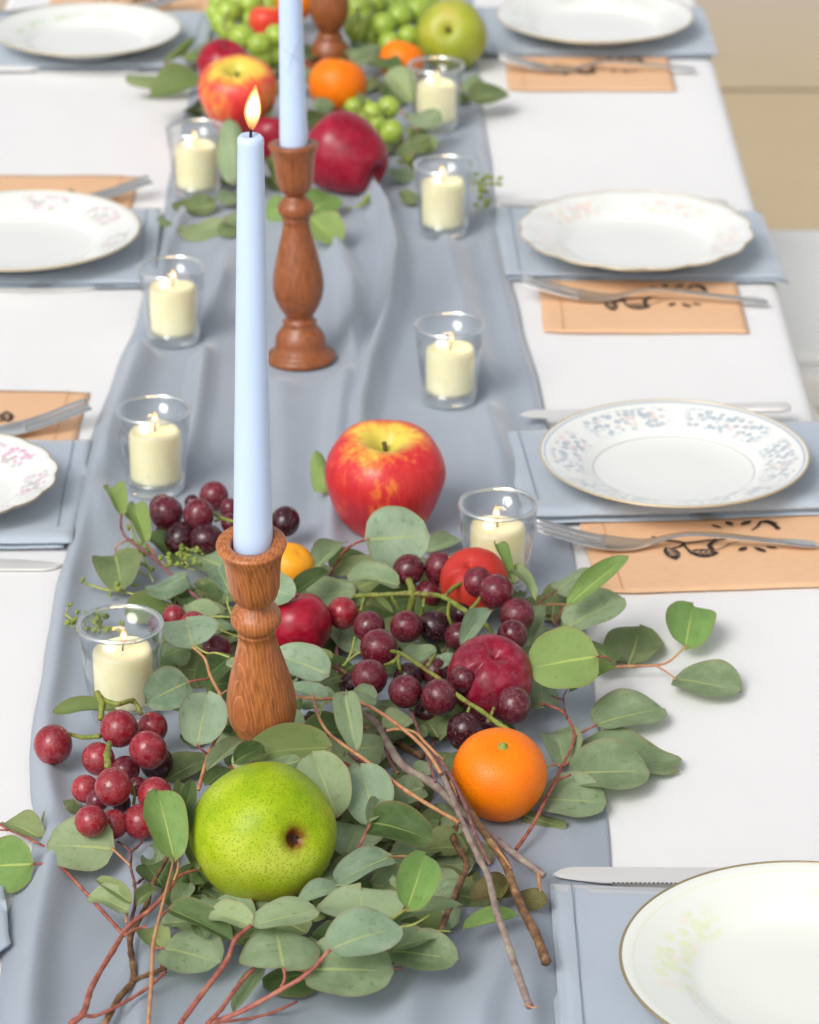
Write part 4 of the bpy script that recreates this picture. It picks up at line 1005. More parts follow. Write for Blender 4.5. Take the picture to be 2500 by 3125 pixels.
bunch('upper bunch of dark red grapes in front of the peach', 2,
      [(1015, 725, 86, .8, 'dark'), (893, 577, 97, 2.2), (1085, 565, 97, 2.2), (1317, 655, 98, 3.0), (1430, 712, 109, 3.4), (1220, 850, 78, 1, 'black'), (1200, 985, 90, 1.4), (1555, 855, 110, 2.8), (1527, 978, 97, 2.8), (493, 842, 99, 2.2, 'red'), (653, 925, 100, 2.2), (880, 925, 102, 2.2), (1055, 930, 104, 1.5, 'black'), (1440, 1040, 62, 1, 'black')],
      [([.036, .044, .047, .049, .047, .045, .044], .0016, .0018, [(565, 740), (690, 733), (880, 722), (1000, 728), (1110, 745), (1215, 812), (1320, 872)]), ([.044, .046, .046], .0016, .0014, [(1310, 868), (1380, 925), (1410, 985)]), ([.050, .048, .034], .0024, .0026, [(895, 640), (918, 720), (905, 830)]), ([.044, .045, .046], .0015, .0013, [(1115, 740), (1165, 690), (1222, 655)]), ([.044, .046, .048], .0013, .0012, [(1270, 820), (1310, 780), (1330, 745)]), ([.046, .042, .034], .0012, .0010, [(990, 740), (982, 800), (970, 865)]), ([.046, .04, .034], .0012, .0010, [(790, 735), (815, 785), (845, 830)]), ([.044, .038], .0012, .001, [(625, 738), (600, 830)]), ([.046, .042, .034], .0013, .0010, [(1145, 770), (1135, 850), (1160, 920)])], 'bunches of red grapes', 'dark')
bunch('lower bunch of dark red grapes between plum and sticks', 2,
      [(545, 1280, 78, .6, 'black'), (890, 1235, 92, .8, 'black'), (1050, 1200, 88, .9), (713, 1055, 118, 2.6), (655, 1235, 113, 2.4), (873, 1320, 106, 2.6), (1225, 1245, 90, 3.0), (1080, 1355, 114, 2.8), (1010, 1450, 82, .6, 'black'), (1400, 1385, 95, 1.4), (1535, 1403, 108, 2.4), (1237, 1565, 114, 1.6, 'black'), (1395, 1525, 78, .4, 'black')],
      [([.044, .050, .052, .050, .045, .042, .04, .036], .0013, .0016, [(788, 1075), (850, 1090), (960, 1160), (1075, 1240), (1215, 1360), (1340, 1440), (1440, 1515), (1560, 1590)]), ([.050, .048, .044], .0015, .0012, [(840, 1100), (800, 1140), (748, 1160)]), ([.050, .046, .040], .0012, .0010, [(830, 1120), (840, 1180), (850, 1210)]), ([.050, .048], .0013, .0011, [(1010, 1165), (1060, 1090)]), ([.042, .036], .0012, .0010, [(1275, 1395), (1248, 1462)]), ([.04, .034], .0012, .0010, [(1415, 1420), (1380, 1510)])], 'bunches of red grapes', 'dark')
bunch('dark grapes behind the nearest tall candle on the left', 1,
      [(585, 195, 76, .5, 'dark'), (770, 165, 46, .3, 'black'), (905, 130, 92, .6, 'dark'), (1000, 205, 62, .6, 'dark'), (610, 330, 60, .2, 'black'), (700, 385, 99, 1.0, 'black'), (615, 230, 104, 2.0, 'dark'), (812, 243, 97, 2.2, 'dark'), (862, 395, 102, 1.2, 'black'), (1010, 295, 62, 1.4, 'dark'), (1340, 283, 92, 1.2, 'black')],
      [([.03, .032, .032, .026], .0014, .0012, [(905, 230), (960, 265), (1080, 290), (1290, 278)]), ([.031, .03], .0013, .001, [(915, 280), (980, 250)])], 'bunches of red grapes', 'dark')
bunch('few small red grapes left of the nearest wooden holder', 1,
      [(665, 868, 74, 1, 'red'), (780, 915, 86, 1.2, 'red'), (922, 1070, 94, 1, 'dark'), (560, 905, 56, .8, 'dark')], [], 'bunches of red grapes', 'red')
def gg(label, lst): return bunch(label, 0, lst, [(.05, .0015, .0012, [(lst[0][0], lst[0][1]), (lst[1][0] + 6, lst[1][1] + 8), (lst[2][0], lst[2][1])])], 'bunches of green grapes', 'green')
def dd(q): return [(x * .5, y * .5, r * .5 * 1.16, l) for x, y, r, l in q]   # enlarged crop pixels to shown pixels
gg('green grapes at the far left of the fruit', dd([(965, 50, 46, 2), (930, 92, 42, 1), (958, 128, 40, 1), (1055, 15, 46, 2.4), (1020, 158, 50, 2.6), (1092, 190, 46, 2.4), (1162, 150, 42, 2.6), (1100, 240, 46, 1.2), (1152, 238, 38, 1), (1000, 5, 42, 2), (925, 10, 42, 1.4), (1048, 85, 36, 1), (1130, 20, 40, 2), (905, 55, 34, .6), (1180, 90, 36, 1.4), (985, -60, 46, 2), (1070, -70, 46, 2.4)]))
gg('green grapes heaped beside the far wooden holder', dd([(1510, 35, 52, 2.6), (1500, 118, 46, 2), (1580, 20, 46, 2.6), (1615, 105, 47, 2.4), (1682, 70, 50, 2.6), (1720, 152, 42, 1.6), (1640, 182, 42, 1.2), (1700, 5, 46, 2.6), (1760, 45, 50, 2.6), (1560, 150, 40, 1), (1800, 10, 48, 2.2), (1475, 70, 36, 1), (1640, 30, 40, 2), (1550, 80, 38, 2), (1600, -60, 48, 3), (1690, -70, 48, 3), (1770, -50, 48, 3), (1520, -50, 48, 3)]))
gg('small cluster of green grapes behind the big red apple', [(745, 226, 21, .6), (785, 236, 22, 2), (818, 226, 24, 2), (824, 277, 25, 1.6), (795, 262, 20, 1.6), (772, 248, 18, .8), (770, 222, 16, .5), (805, 250, 18, .8)])
# ================================================================== EUCALYPTUS
def leaf_mesh(nm, mat, cup, curl, wavy, notch, p=.90, q=.47, fold=0.0, seed=0):
    nu, nv = 10, 16; V, Fc, UV, rim = [], [], [], []
    for j in range(nv + 1):
        v = j / nv
        hw_ = .5 * math.sin(math.pi * min(1, v) ** p) ** q if 0 < v < 1 else 0.004
        hw_ *= 1 + .03 * noise.noise(Vector((v * 4, seed, 0)))
        for i in range(nu + 1):
            u = i / nu; s = 2 * u - 1
            x = s * hw_ * (1 + .05 * noise.noise(Vector((v * 3, s + seed * 3, 5))))
            y = v - notch * max(0, 1 - (s / .45) ** 2) * sstep(.8, 1.0, v) + .035 * (abs(s) ** 1.5) * (1 - v) * -1
            z = cup * (x * 2) ** 2 + curl * (v - .5) ** 2 * 2 - curl * .5 + wavy * math.sin(v * 7 + seed) * s * .5 + fold * abs(x)
            z += .02 * noise.noise(Vector((u * 3 + seed, v * 3, 2)))
            z += .035 * math.exp(-(s / .12) ** 2) * -.5
            V.append((x, y, z)); UV.append((u, v)); rim.append(max(abs(s), 2 * abs(v - .5)) if 0 < v < 1 else 1.0)
    for j in range(nv):
        for i in range(nu): k = j * (nu + 1) + i; Fc.append((k, k + 1, k + nu + 2, k + nu + 1))
    m = mesh(nm, V, Fc, mat, True, UV)
    a = m.attributes.new('rim', 'FLOAT', 'POINT'); a.data.foreach_set('value', rim)
    return m
LV = {}
for ci, c in enumerate(('sage', 'blue', 'green', 'dark', 'olive', 'dry', 'fresh')):
    LV[c] = [leaf_mesh('leaf', M['leaf_' + c], *a, seed=ci * 7 + k) for k, a in enumerate((
        (.15, -.10, .07, 0.0), (-.14, .13, .10, .05), (.24, -.20, .12, 0.0), (.09, .16, .15, .10), (-.20, -.15, .09, 0.0)))]
    LV[c].append(leaf_mesh('leaf', M['leaf_' + c], .02, -.16, .1, 0, .88, .50, .85, seed=ci * 3 + 1))     # folded along the rib
STEMCOL = dict(r='stem_red', o='stem_orange', g='stem_green', b='stem_brown', y='stem_grey', p='stem_purple')
def place_leaf(e, t, bx, by, tx, ty, wd, h, col='sage', k=.30, petiole='g', var=None, Lmax=.046, pet=True, jit=True):
    sc_ = 1.44928 if t == 0 else .5003
    b2, t2 = TL(t, bx, by), TL(t, tx, ty); wpx = wd * sc_
    h = max(h, .004)
    hb = ht = h; pb, pt = P(*b2, hb), P(*t2, ht)
    for n_ in range(34):                                   # too long when laid flat: the far end stands up instead
        L0 = (pt - pb).length
        if L0 <= Lmax: break
        h1, h2 = (hb, ht + .0015) if b2[1] > t2[1] else (hb + .0015, ht)
        q1, q2 = P(*b2, h1), P(*t2, h2)
        if (q2 - q1).length > L0 - 1e-5: break
        hb, ht, pb, pt = h1, h2, q1, q2
    L = (pt - pb).length; ax = (pt - pb) / L; c = (pb + pt) / 2; tcm = (CAM - c).normalized()
    for _ in range(8):
        n0 = Vector((0, 0, 1)) * (1 - k) + tcm * k; nn = (n0 - ax * n0.dot(ax)).normalized(); sd = ax.cross(nn).normalized()
        ia = (pix(pt) - pix(pb)).normalized(); dp = pix(c + sd * .01) - pix(c - sd * .01)
        ppm = abs(dp.x * ia.y - dp.y * ia.x) / .02
        W = wpx / max(ppm, 1)
        if W <= L * 1.08 or k >= 1: break
        k = min(1.0, k + .15)
    W = min(W * 1.04, .055)
    if jit:
        ro = Matrix.Rotation(rnd.uniform(-.12, .12), 3, ax); nn = ro @ nn; sd = ro @ sd
    zs = W if var == 5 else L * .8
    Mx = Matrix(((sd.x * W, ax.x * L, nn.x * zs, pb.x), (sd.y * W, ax.y * L, nn.y * zs, pb.y), (sd.z * W, ax.z * L, nn.z * zs, pb.z), (0, 0, 0, 1)))
    vs = LV[col]; me = vs[var if var is not None else rnd.randrange(5)]
    lf = child_world('leaf', me, e, Mx)
    if pet:
        a = pb + ax * .002; m_ = pb - ax * .006 + Vector((0, 0, -.001)); z_ = pb - ax * .012 + Vector((rnd.uniform(-.003, .003), 0, 0)); z_.z = max(T + .003, z_.z - .004)
        grandchild('petiole', tube('petiole', [a, m_, z_], .0006, .0008, M[STEMCOL[petiole]], 6, 3), lf)
def place_stem(e, t, pts, r0, r1, col, h=.01, knob=.12, seed=0):
    hs_ = h if hasattr(h, '__len__') else [h] * len(pts)
    p3 = [P(*TL(t, x, y), hh) for (x, y), hh in zip(pts, hs_)]
    child_world('stem', tube('stem', p3, r0 * .88, r1 * .88, M[STEMCOL[col]], 8, 6, knob, seed + len(pts) * 3, .10), e, I4)
def branch(label, at, stems, leaves):
    p = PD(*at); e = empty('eucalyptus_branch', (p.x, p.y, T), label, 'eucalyptus', 'eucalyptus branches along the runner')
    for i, s in enumerate(stems): place_stem(e, *s[:5], **(s[5] if len(s) > 5 else {}), seed=i)
    for l in leaves: place_leaf(e, *l[:7], **(l[7] if len(l) > 7 else {}))
    return e
D_ = dict
branch('eucalyptus sprig with round leaf left of the dark grapes', (300, 1200), [
    (1, [(340, 240), (340, 320), (380, 390), (540, 510), (700, 660), (840, 775)], .0011, .0014, 'p', D_(h=[.03, .026, .024, .022, .022, .02])),
    (1, [(305, 482), (312, 430), (372, 400)], .0008, .0008, 'o', D_(h=[.014, .022, .024])), (1, [(490, 412), (540, 480), (545, 512)], .0007, .0008, 'r', D_(h=[.032, .026, .022]))], [
    (1, 340, 245, 262, 72, 120, .028, D_(col='green', pet=False, var=2)), (1, 490, 412, 415, 168, 118, .034, D_(col='green', pet=False)), (1, 304, 484, 350, 714, 285, .012, D_(col='olive', pet=False, k=.2)),
    (1, 738, 606, 492, 712, 128, .030, D_(col='blue')), (1, 700, 540, 505, 350, 150, .010, D_(col='dark')), (1, 975, 570, 720, 462, 185, .015, D_(col='sage')),
    (1, 815, 640, 1035, 770, 150, .012, D_(col='olive')), (1, 840, 775, 670, 640, 150, .009, D_(col='sage')), (1, 430, 290, 350, 200, 90, .02, D_(col='olive'))])
branch('eucalyptus spray of pale leaves left of the nearest wooden holder', (450, 1500), [
    (1, [(775, 1048), (850, 1120), (882, 1220), (945, 1340)], .0009, .0012, 'o', D_(h=[.045, .046, .044, .042])),
    (4, [(1345, 240), (1342, 440), (1275, 600), (1210, 820)], .0012, .0016, 'o', D_(h=[.042, .038, .034, .028])),
    (4, [(1145, 165), (1210, 150), (1275, 145)], .0007, .0009, 'r', D_(h=[.045, .045, .043])), (4, [(1200, 542), (1235, 580), (1270, 605)], .0007, .0009, 'r', D_(h=[.042, .038, .034])),
    (4, [(1345, 245), (1375, 220), (1402, 208)], .0007, .0007, 'o', D_(h=.042)),
    (1, [(790, 1045), (860, 1085), (920, 1085), (1000, 1112)], .0008, .0008, 'g', D_(h=.045)), (1, [(862, 905), (888, 866), (1005, 866)], .0008, .0008, 'g', D_(h=.04)),
    (1, [(1000, 715), (988, 780), (1012, 850)], .0008, .0008, 'g', D_(h=.05)), (1, [(880, 905), (960, 950), (1070, 995)], .0008, .0008, 'g', D_(h=.03))], [
    (1, 775, 1048, 735, 874, 350, .044, D_(col='blue', pet=False, k=.55, var=0)), (4, 1145, 165, 884, 292, 268, .043, D_(col='blue', pet=False, k=.7, var=0)), (4, 1202, 545, 1272, 222, 290, .040, D_(col='blue', pet=False, k=.7, var=0)),
    (1, 740, 1052, 598, 1110, 150, .03, D_(col='sage')), (1, 850, 1190, 690, 1185, 240, .016, D_(col='olive', k=.7)), (1, 1005, 1110, 812, 1292, 170, .030, D_(col='dark')),
    (1, 1000, 1118, 1062, 1165, 80, .044, D_(col='sage', pet=False)), (1, 915, 852, 730, 790, 150, .028, D_(col='sage')), (1, 890, 862, 1012, 948, 120, .026, D_(col='sage')),
    (1, 1005, 720, 925, 560, 165, .052, D_(col='blue', k=.7)), (1, 1245, 690, 1395, 745, 200, .060, D_(col='blue', k=.8, var=0, pet=False)), (1, 1210, 600, 1310, 690, 170, .050, D_(col='sage', k=.8)),
    (1, 1050, 990, 930, 900, 120, .02, D_(col='olive')), (1, 930, 1000, 1060, 985, 70, .02, D_(col='sage')), (4, 700, 322, 318, 345, 92, .030, D_(col='dark', pet=True)), (4, 1300, 330, 1400, 420, 160, .018, D_(col='dark')),
    (4, 1270, 700, 1485, 515, 100, .040, D_(col='sage', var=5)), (4, 1258, 790, 1405, 690, 110, .015, D_(col='dark')), (4, 1010, 760, 1305, 620, 175, .007, D_(col='olive')), (4, 1250, 500, 1100, 480, 120, .010, D_(col='dark')), (4, 1060, 300, 1110, 330, 60, .03, D_(col='sage')), (5, 30, 650, 215, 565, 120, .060, D_(col='dark', k=.5)), (5, 150, 700, 20, 600, 110, .055, D_(col='sage', k=.5))])
branch('eucalyptus with one big round leaf standing before the apple', (760, 1150), [
    (2, [(415, 615), (490, 480), (560, 420), (645, 390)], .0012, .0011, 'r', D_(h=[.012, .03, .045, .056]))], [
    (2, 640, 390, 1024, 362, 390, .056, D_(col='blue', pet=False, k=.85, var=1, jit=False)), (2, 305, 592, 508, 408, 115, .022, D_(col='sage')), (2, 188, 732, 402, 588, 95, .032, D_(col='dark', var=5)),
    (2, 565, 700, 262, 715, 180, .020, D_(col='sage')), (2, 832, 672, 518, 618, 125, .032, D_(col='sage')), (2, 812, 590, 435, 600, 95, .010, D_(col='sage')), (2, 420, 562, 628, 480, 110, .010, D_(col='dark')),
    (2, 1000, 472, 1222, 400, 88, .007, D_(col='sage')), (0, 683, 1038, 668, 948, 42, .02, D_(col='green')), (2, 610, 560, 800, 610, 90, .012, D_(col='olive')),
    (2, 600, 800, 790, 870, 130, .009, D_(col='dark')), (2, 590, 1085, 428, 950, 165, .012, D_(col='sage')), (2, 850, 1005, 990, 1050, 90, .014, D_(col='sage')), (2, 430, 1110, 290, 1095, 60, .03, D_(col='dark')),
    (2, 640, 760, 950, 800, 130, .006, D_(col='olive')), (2, 360, 900, 440, 1090, 150, .008, D_(col='olive')), (2, 960, 500, 1010, 620, 100, .012, D_(col='sage')), (2, 560, 980, 760, 1010, 110, .008, D_(col='dark'))])
branch('eucalyptus leaves between the two dark grape bunches', (900, 1400), [
    (2, [(500, 1165), (545, 1080), (565, 985)], .0009, .0008, 'g', D_(h=[.02, .025, .03])), (2, [(490, 1165), (580, 1090), (650, 1080)], .0009, .0008, 'g', D_(h=[.02, .025, .03])),
    (2, [(380, 1160), (470, 1180), (520, 1215)], .0012, .0014, 'b', D_(h=.018)), (2, [(455, 1050), (457, 1130), (460, 1210)], .0014, .0014, 'p', D_(h=.016)), (2, [(1135, 1010), (1115, 1070), (1095, 1110)], .0010, .0010, 'b', D_(h=.02))], [
    (1, 1602, 1215, 1268, 1090, 205, .042, D_(col='blue', k=.45, var=0)), (5, 590, 272, 360, 195, 112, .040, D_(col='blue')), (5, 640, 260, 520, 200, 80, .034, D_(col='sage')),
    (2, 1052, 1050, 850, 1112, 95, .030, D_(col='sage')), (2, 1035, 1155, 1165, 1098, 90, .030, D_(col='blue')), (2, 1218, 1036, 1382, 818, 120, .050, D_(col='blue', k=.6, var=2)), (2, 1620, 1052, 1692, 790, 130, .022, D_(col='sage')),
    (2, 485, 1225, 330, 1295, 125, .022, D_(col='olive')), (2, 690, 1380, 540, 1330, 110, .035, D_(col='sage')), (2, 700, 1130, 840, 1180, 100, .012, D_(col='dark')), (2, 960, 1010, 1150, 1060, 110, .010, D_(col='dark')),
    (2, 820, 1120, 640, 1130, 100, .008, D_(col='olive')), (5, 410, 340, 380, 270, 90, .02, D_(col='dark')), (5, 430, 300, 560, 310, 50, .016, D_(col='sage')),
    (5, 880, 290, 1060, 300, 90, .016, D_(col='sage')), (5, 1300, 390, 1460, 330, 80, .014, D_(col='dark')), (2, 1240, 1080, 1060, 1120, 90, .012, D_(col='olive'))])
branch('eucalyptus sprig with long narrow leaf reaching the nearest bag', (1180, 1260), [
    (3, [(390, 645), (412, 560), (470, 470), (560, 370), (625, 290)], .0010, .0006, 'r', D_(h=[.012, .020, .030, .042, .052])), (3, [(280, 490), (340, 440), (405, 402)], .0009, .0007, 'r', D_(h=.025)),
    (3, [(250, 510), (340, 490), (450, 490)], .0010, .0008, 'o', D_(h=.028)), (3, [(385, 605), (370, 575), (372, 552)], .0008, .0007, 'o', D_(h=.012))], [
    (3, 400, 405, 612, 275, 160, .026, D_(col='sage', pet=False)), (3, 470, 492, 838, 188, 125, .046, D_(col='green', pet=False, k=.6, var=0, Lmax=.056)), (3, 458, 632, 815, 452, 245, .028, D_(col='sage', var=0)),
    (3, 372, 556, 395, 358, 230, .010, D_(col='olive', pet=False)), (3, 556, 495, 448, 622, 105, .018, D_(col='green')), (3, 130, 362, 24, 112, 66, .050, D_(col='green', var=2)), (3, 272, 456, 108, 280, 70, .050, D_(col='sage', var=2)),
    (3, 235, 735, 335, 622, 120, .010, D_(col='sage')), (3, 150, 815, 255, 745, 100, .012, D_(col='sage')), (3, 180, 470, 290, 540, 120, .012, D_(col='olive')), (3, 330, 700, 420, 640, 90, .007, D_(col='olive'))])
branch('eucalyptus sprig spreading three leaves onto the white cloth', (1300, 1400), [
    (3, [(600, 908), (750, 870), (1000, 860), (1090, 832), (1182, 745)], .0012, .0008, 'o', D_(h=[.012, .012, .012, .014, .022])), (3, [(1000, 862), (1060, 895), (1126, 945)], .0008, .0007, 'o', D_(h=.012)),
    (3, [(742, 880), (748, 850), (700, 812), (640, 806)], .0009, .0009, 'r', D_(h=[.014, .025, .045, .048])), (3, [(842, 860), (836, 838)], .0007, .0007, 'g', D_(h=.010))], [
    (3, 640, 808, 222, 880, 375, .046, D_(col='green', pet=False, k=.6, var=0)), (3, 742, 842, 566, 718, 165, .016, D_(col='dark')), (3, 750, 860, 472, 1022, 75, .028, D_(col='green', var=5)),
    (3, 835, 840, 905, 616, 350, .006, D_(col='olive', pet=False, var=3, k=.1, Lmax=.06)), (3, 1182, 748, 1232, 490, 295, .012, D_(col='fresh', pet=False, k=.2, var=0, Lmax=.06)), (3, 1122, 945, 1524, 1022, 215, .006, D_(col='sage', pet=False, k=.05, var=0, Lmax=.06)),
    (3, 320, 1102, 300, 915, 205, .020, D_(col='sage')), (3, 240, 980, 420, 900, 110, .010, D_(col='olive'))])
branch('eucalyptus sprig with red stem and big leaves right of the mandarin', (1200, 1600), [
    (8, [(552, 882), (650, 740), (742, 560), (830, 380), (905, 202), (850, 60), (748, 4), (690, -2)], .0014, .0010, 'r', D_(h=[.010, .014, .016, .016, .016, .018, .02, .02])), (8, [(905, 202), (970, 160), (1042, 124)], .0009, .0008, 'r', D_(h=.016)),
    (8, [(745, 555), (800, 470), (882, 430)], .0010, .0009, 'r', D_(h=.020)), (8, [(835, 375), (870, 355)], .0010, .0009, 'r', D_(h=.018)), (3, [(455, 1180), (440, 1060), (462, 1010)], .0008, .0006, 'p', D_(h=.02)), (3, [(438, 1072), (385, 1055), (370, 1045)], .0008, .0007, 'p', D_(h=.02)),
    (8, [(740, 380), (790, 365), (840, 385)], .0008, .0008, 'o', D_(h=.010))], [
    (3, 638, 1222, 1058, 1125, 250, .008, D_(Lmax=.06, col='sage', pet=False, k=.2, var=0)), (8, 958, 235, 1548, 392, 320, .006, D_(col='sage', var=3, k=.1, Lmax=.075)), (8, 880, 428, 1370, 412, 325, .012, D_(col='sage', pet=False, k=.2, Lmax=.075, var=0)),
    (8, 698, 585, 1108, 602, 285, .009, D_(col='sage', k=.2, var=0, Lmax=.06)), (8, 590, 670, 860, 738, 110, .007, D_(col='olive')), (8, 845, 372, 790, 165, 245, .008, D_(col='sage', k=.2))])
branch('eucalyptus heap of leaves in front of the green pear', (850, 1950), [
    (7, [(60, 1379), (130, 1360), (300, 1290), (500, 1180), (680, 1070), (812, 928)], .0019, .0012, 'r', D_(h=[.02, .022, .03, .038, .046, .054])), (7, [(515, 1160), (538, 1100), (530, 1040)], .0010, .0009, 'r', D_(h=[.036, .04, .044])),
    (7, [(120, 1372), (400, 1330), (612, 1245)], .0011, .0009, 'r', D_(h=.012)), (7, [(590, 1040), (640, 1052), (700, 1058)], .0010, .0009, 'o', D_(h=.034)), (7, [(1180, 745), (1240, 705), (1290, 675)], .0010, .0008, 'g', D_(h=.05)),
    (7, [(1180, 360), (1260, 356), (1335, 355)], .0009, .0009, 'o', D_(h=.03)), (7, [(1180, 345), (1230, 290), (1260, 250)], .0010, .0010, 'o', D_(h=.02)), (7, [(1240, 790), (1330, 770), (1420, 715)], .0009, .0006, 'g', D_(h=.045)), (7, [(1250, 820), (1400, 810), (1550, 815)], .0009, .0008, 'g', D_(h=.022)),
    (7, [(970, 352), (1010, 260), (1060, 160)], .0010, .0007, 'r', D_(h=[.034, .044, .05])), (7, [(1180, 1042), (1250, 1040)], .0012, .0012, 'p', D_(h=.02))], [
    (7, 350, 775, 750, 690, 175, .050, D_(col='sage', pet=False, k=.4, var=0)), (7, 340, 780, 78, 700, 150, .049, D_(col='sage', pet=False, k=.4, var=2)), (7, 250, 655, 12, 640, 118, .040, D_(col='sage')), (7, 640, 632, 888, 528, 120, .032, D_(col='blue')), (7, 972, 350, 750, 515, 185, .030, D_(col='sage')), (7, 1180, 360, 842, 525, 180, .036, D_(col='blue', var=0)),
    (7, 998, 748, 1005, 536, 520, .046, D_(col='blue', k=.5, pet=False, var=3)), (7, 815, 922, 1245, 782, 310, .052, D_(col='blue', k=.5, pet=False, var=0)), (7, 1287, 676, 1400, 338, 250, .056, D_(col='fresh', k=.85, pet=False, var=0)),
    (7, 1180, 770, 1630, 650, 70, .034, D_(col='sage', var=0, k=.1)), (7, 1180, 935, 1600, 990, 235, .022, D_(col='sage', var=0)), (7, 1185, 932, 1470, 850, 135, .026, D_(col='sage')), (8, 235, 1372, 570, 1288, 100, .022, D_(col='green', var=5)),
    (7, 662, 1050, 1208, 1062, 390, .030, D_(col='sage', pet=False, k=.35, var=0, Lmax=.06)), (7, 720, 1060, 405, 1150, 205, .014, D_(col='dark')), (7, 530, 1040, 480, 790, 470, .042, D_(col='sage', pet=False, k=.5, var=4)),
    (7, 232, 1302, 412, 1030, 110, .020, D_(col='sage', var=5)), (7, 300, 885, 430, 815, 90, .020, D_(col='dark')), (6, 1040, 682, 1422, 872, 150, .040, D_(col='dark', var=5)), (5, 1255, 1178, 995, 1310, 190, .014, D_(col='sage')), (5, 1382, 1020, 1095, 1140, 140, .008, D_(col='olive')),
    (8, 405, 930, 15, 935, 165, .006, D_(col='olive', k=.1)), (8, 100, 1172, 190, 1085, 95, .02, D_(col='sage')), (7, 1130, 560, 1270, 640, 150, .018, D_(col='olive')), (7, 1220, 820, 1400, 800, 130, .012, D_(col='dark')), (7, 1190, 480, 1270, 560, 60, .04, D_(col='sage')),
    (7, 900, 870, 700, 830, 120, .02, D_(col='dark')), (7, 1250, 420, 1500, 460, 130, .01, D_(col='olive')), (7, 1600, 560, 1500, 500, 100, .02, D_(col='sage')), (7, 760, 740, 640, 640, 100, .02, D_(col='dark')), (7, 850, 240, 1190, 260, 180, .018, D_(col='olive')),
    (5, 720, 1216, 800, 1032, 350, .026, D_(col='sage', k=.4)), (5, 640, 1012, 992, 1130, 160, .018, D_(col='olive')), (7, 60, 850, 0, 760, 110, .03, D_(col='sage')), (7, 1120, 1010, 1240, 960, 90, .012, D_(col='dark'))])
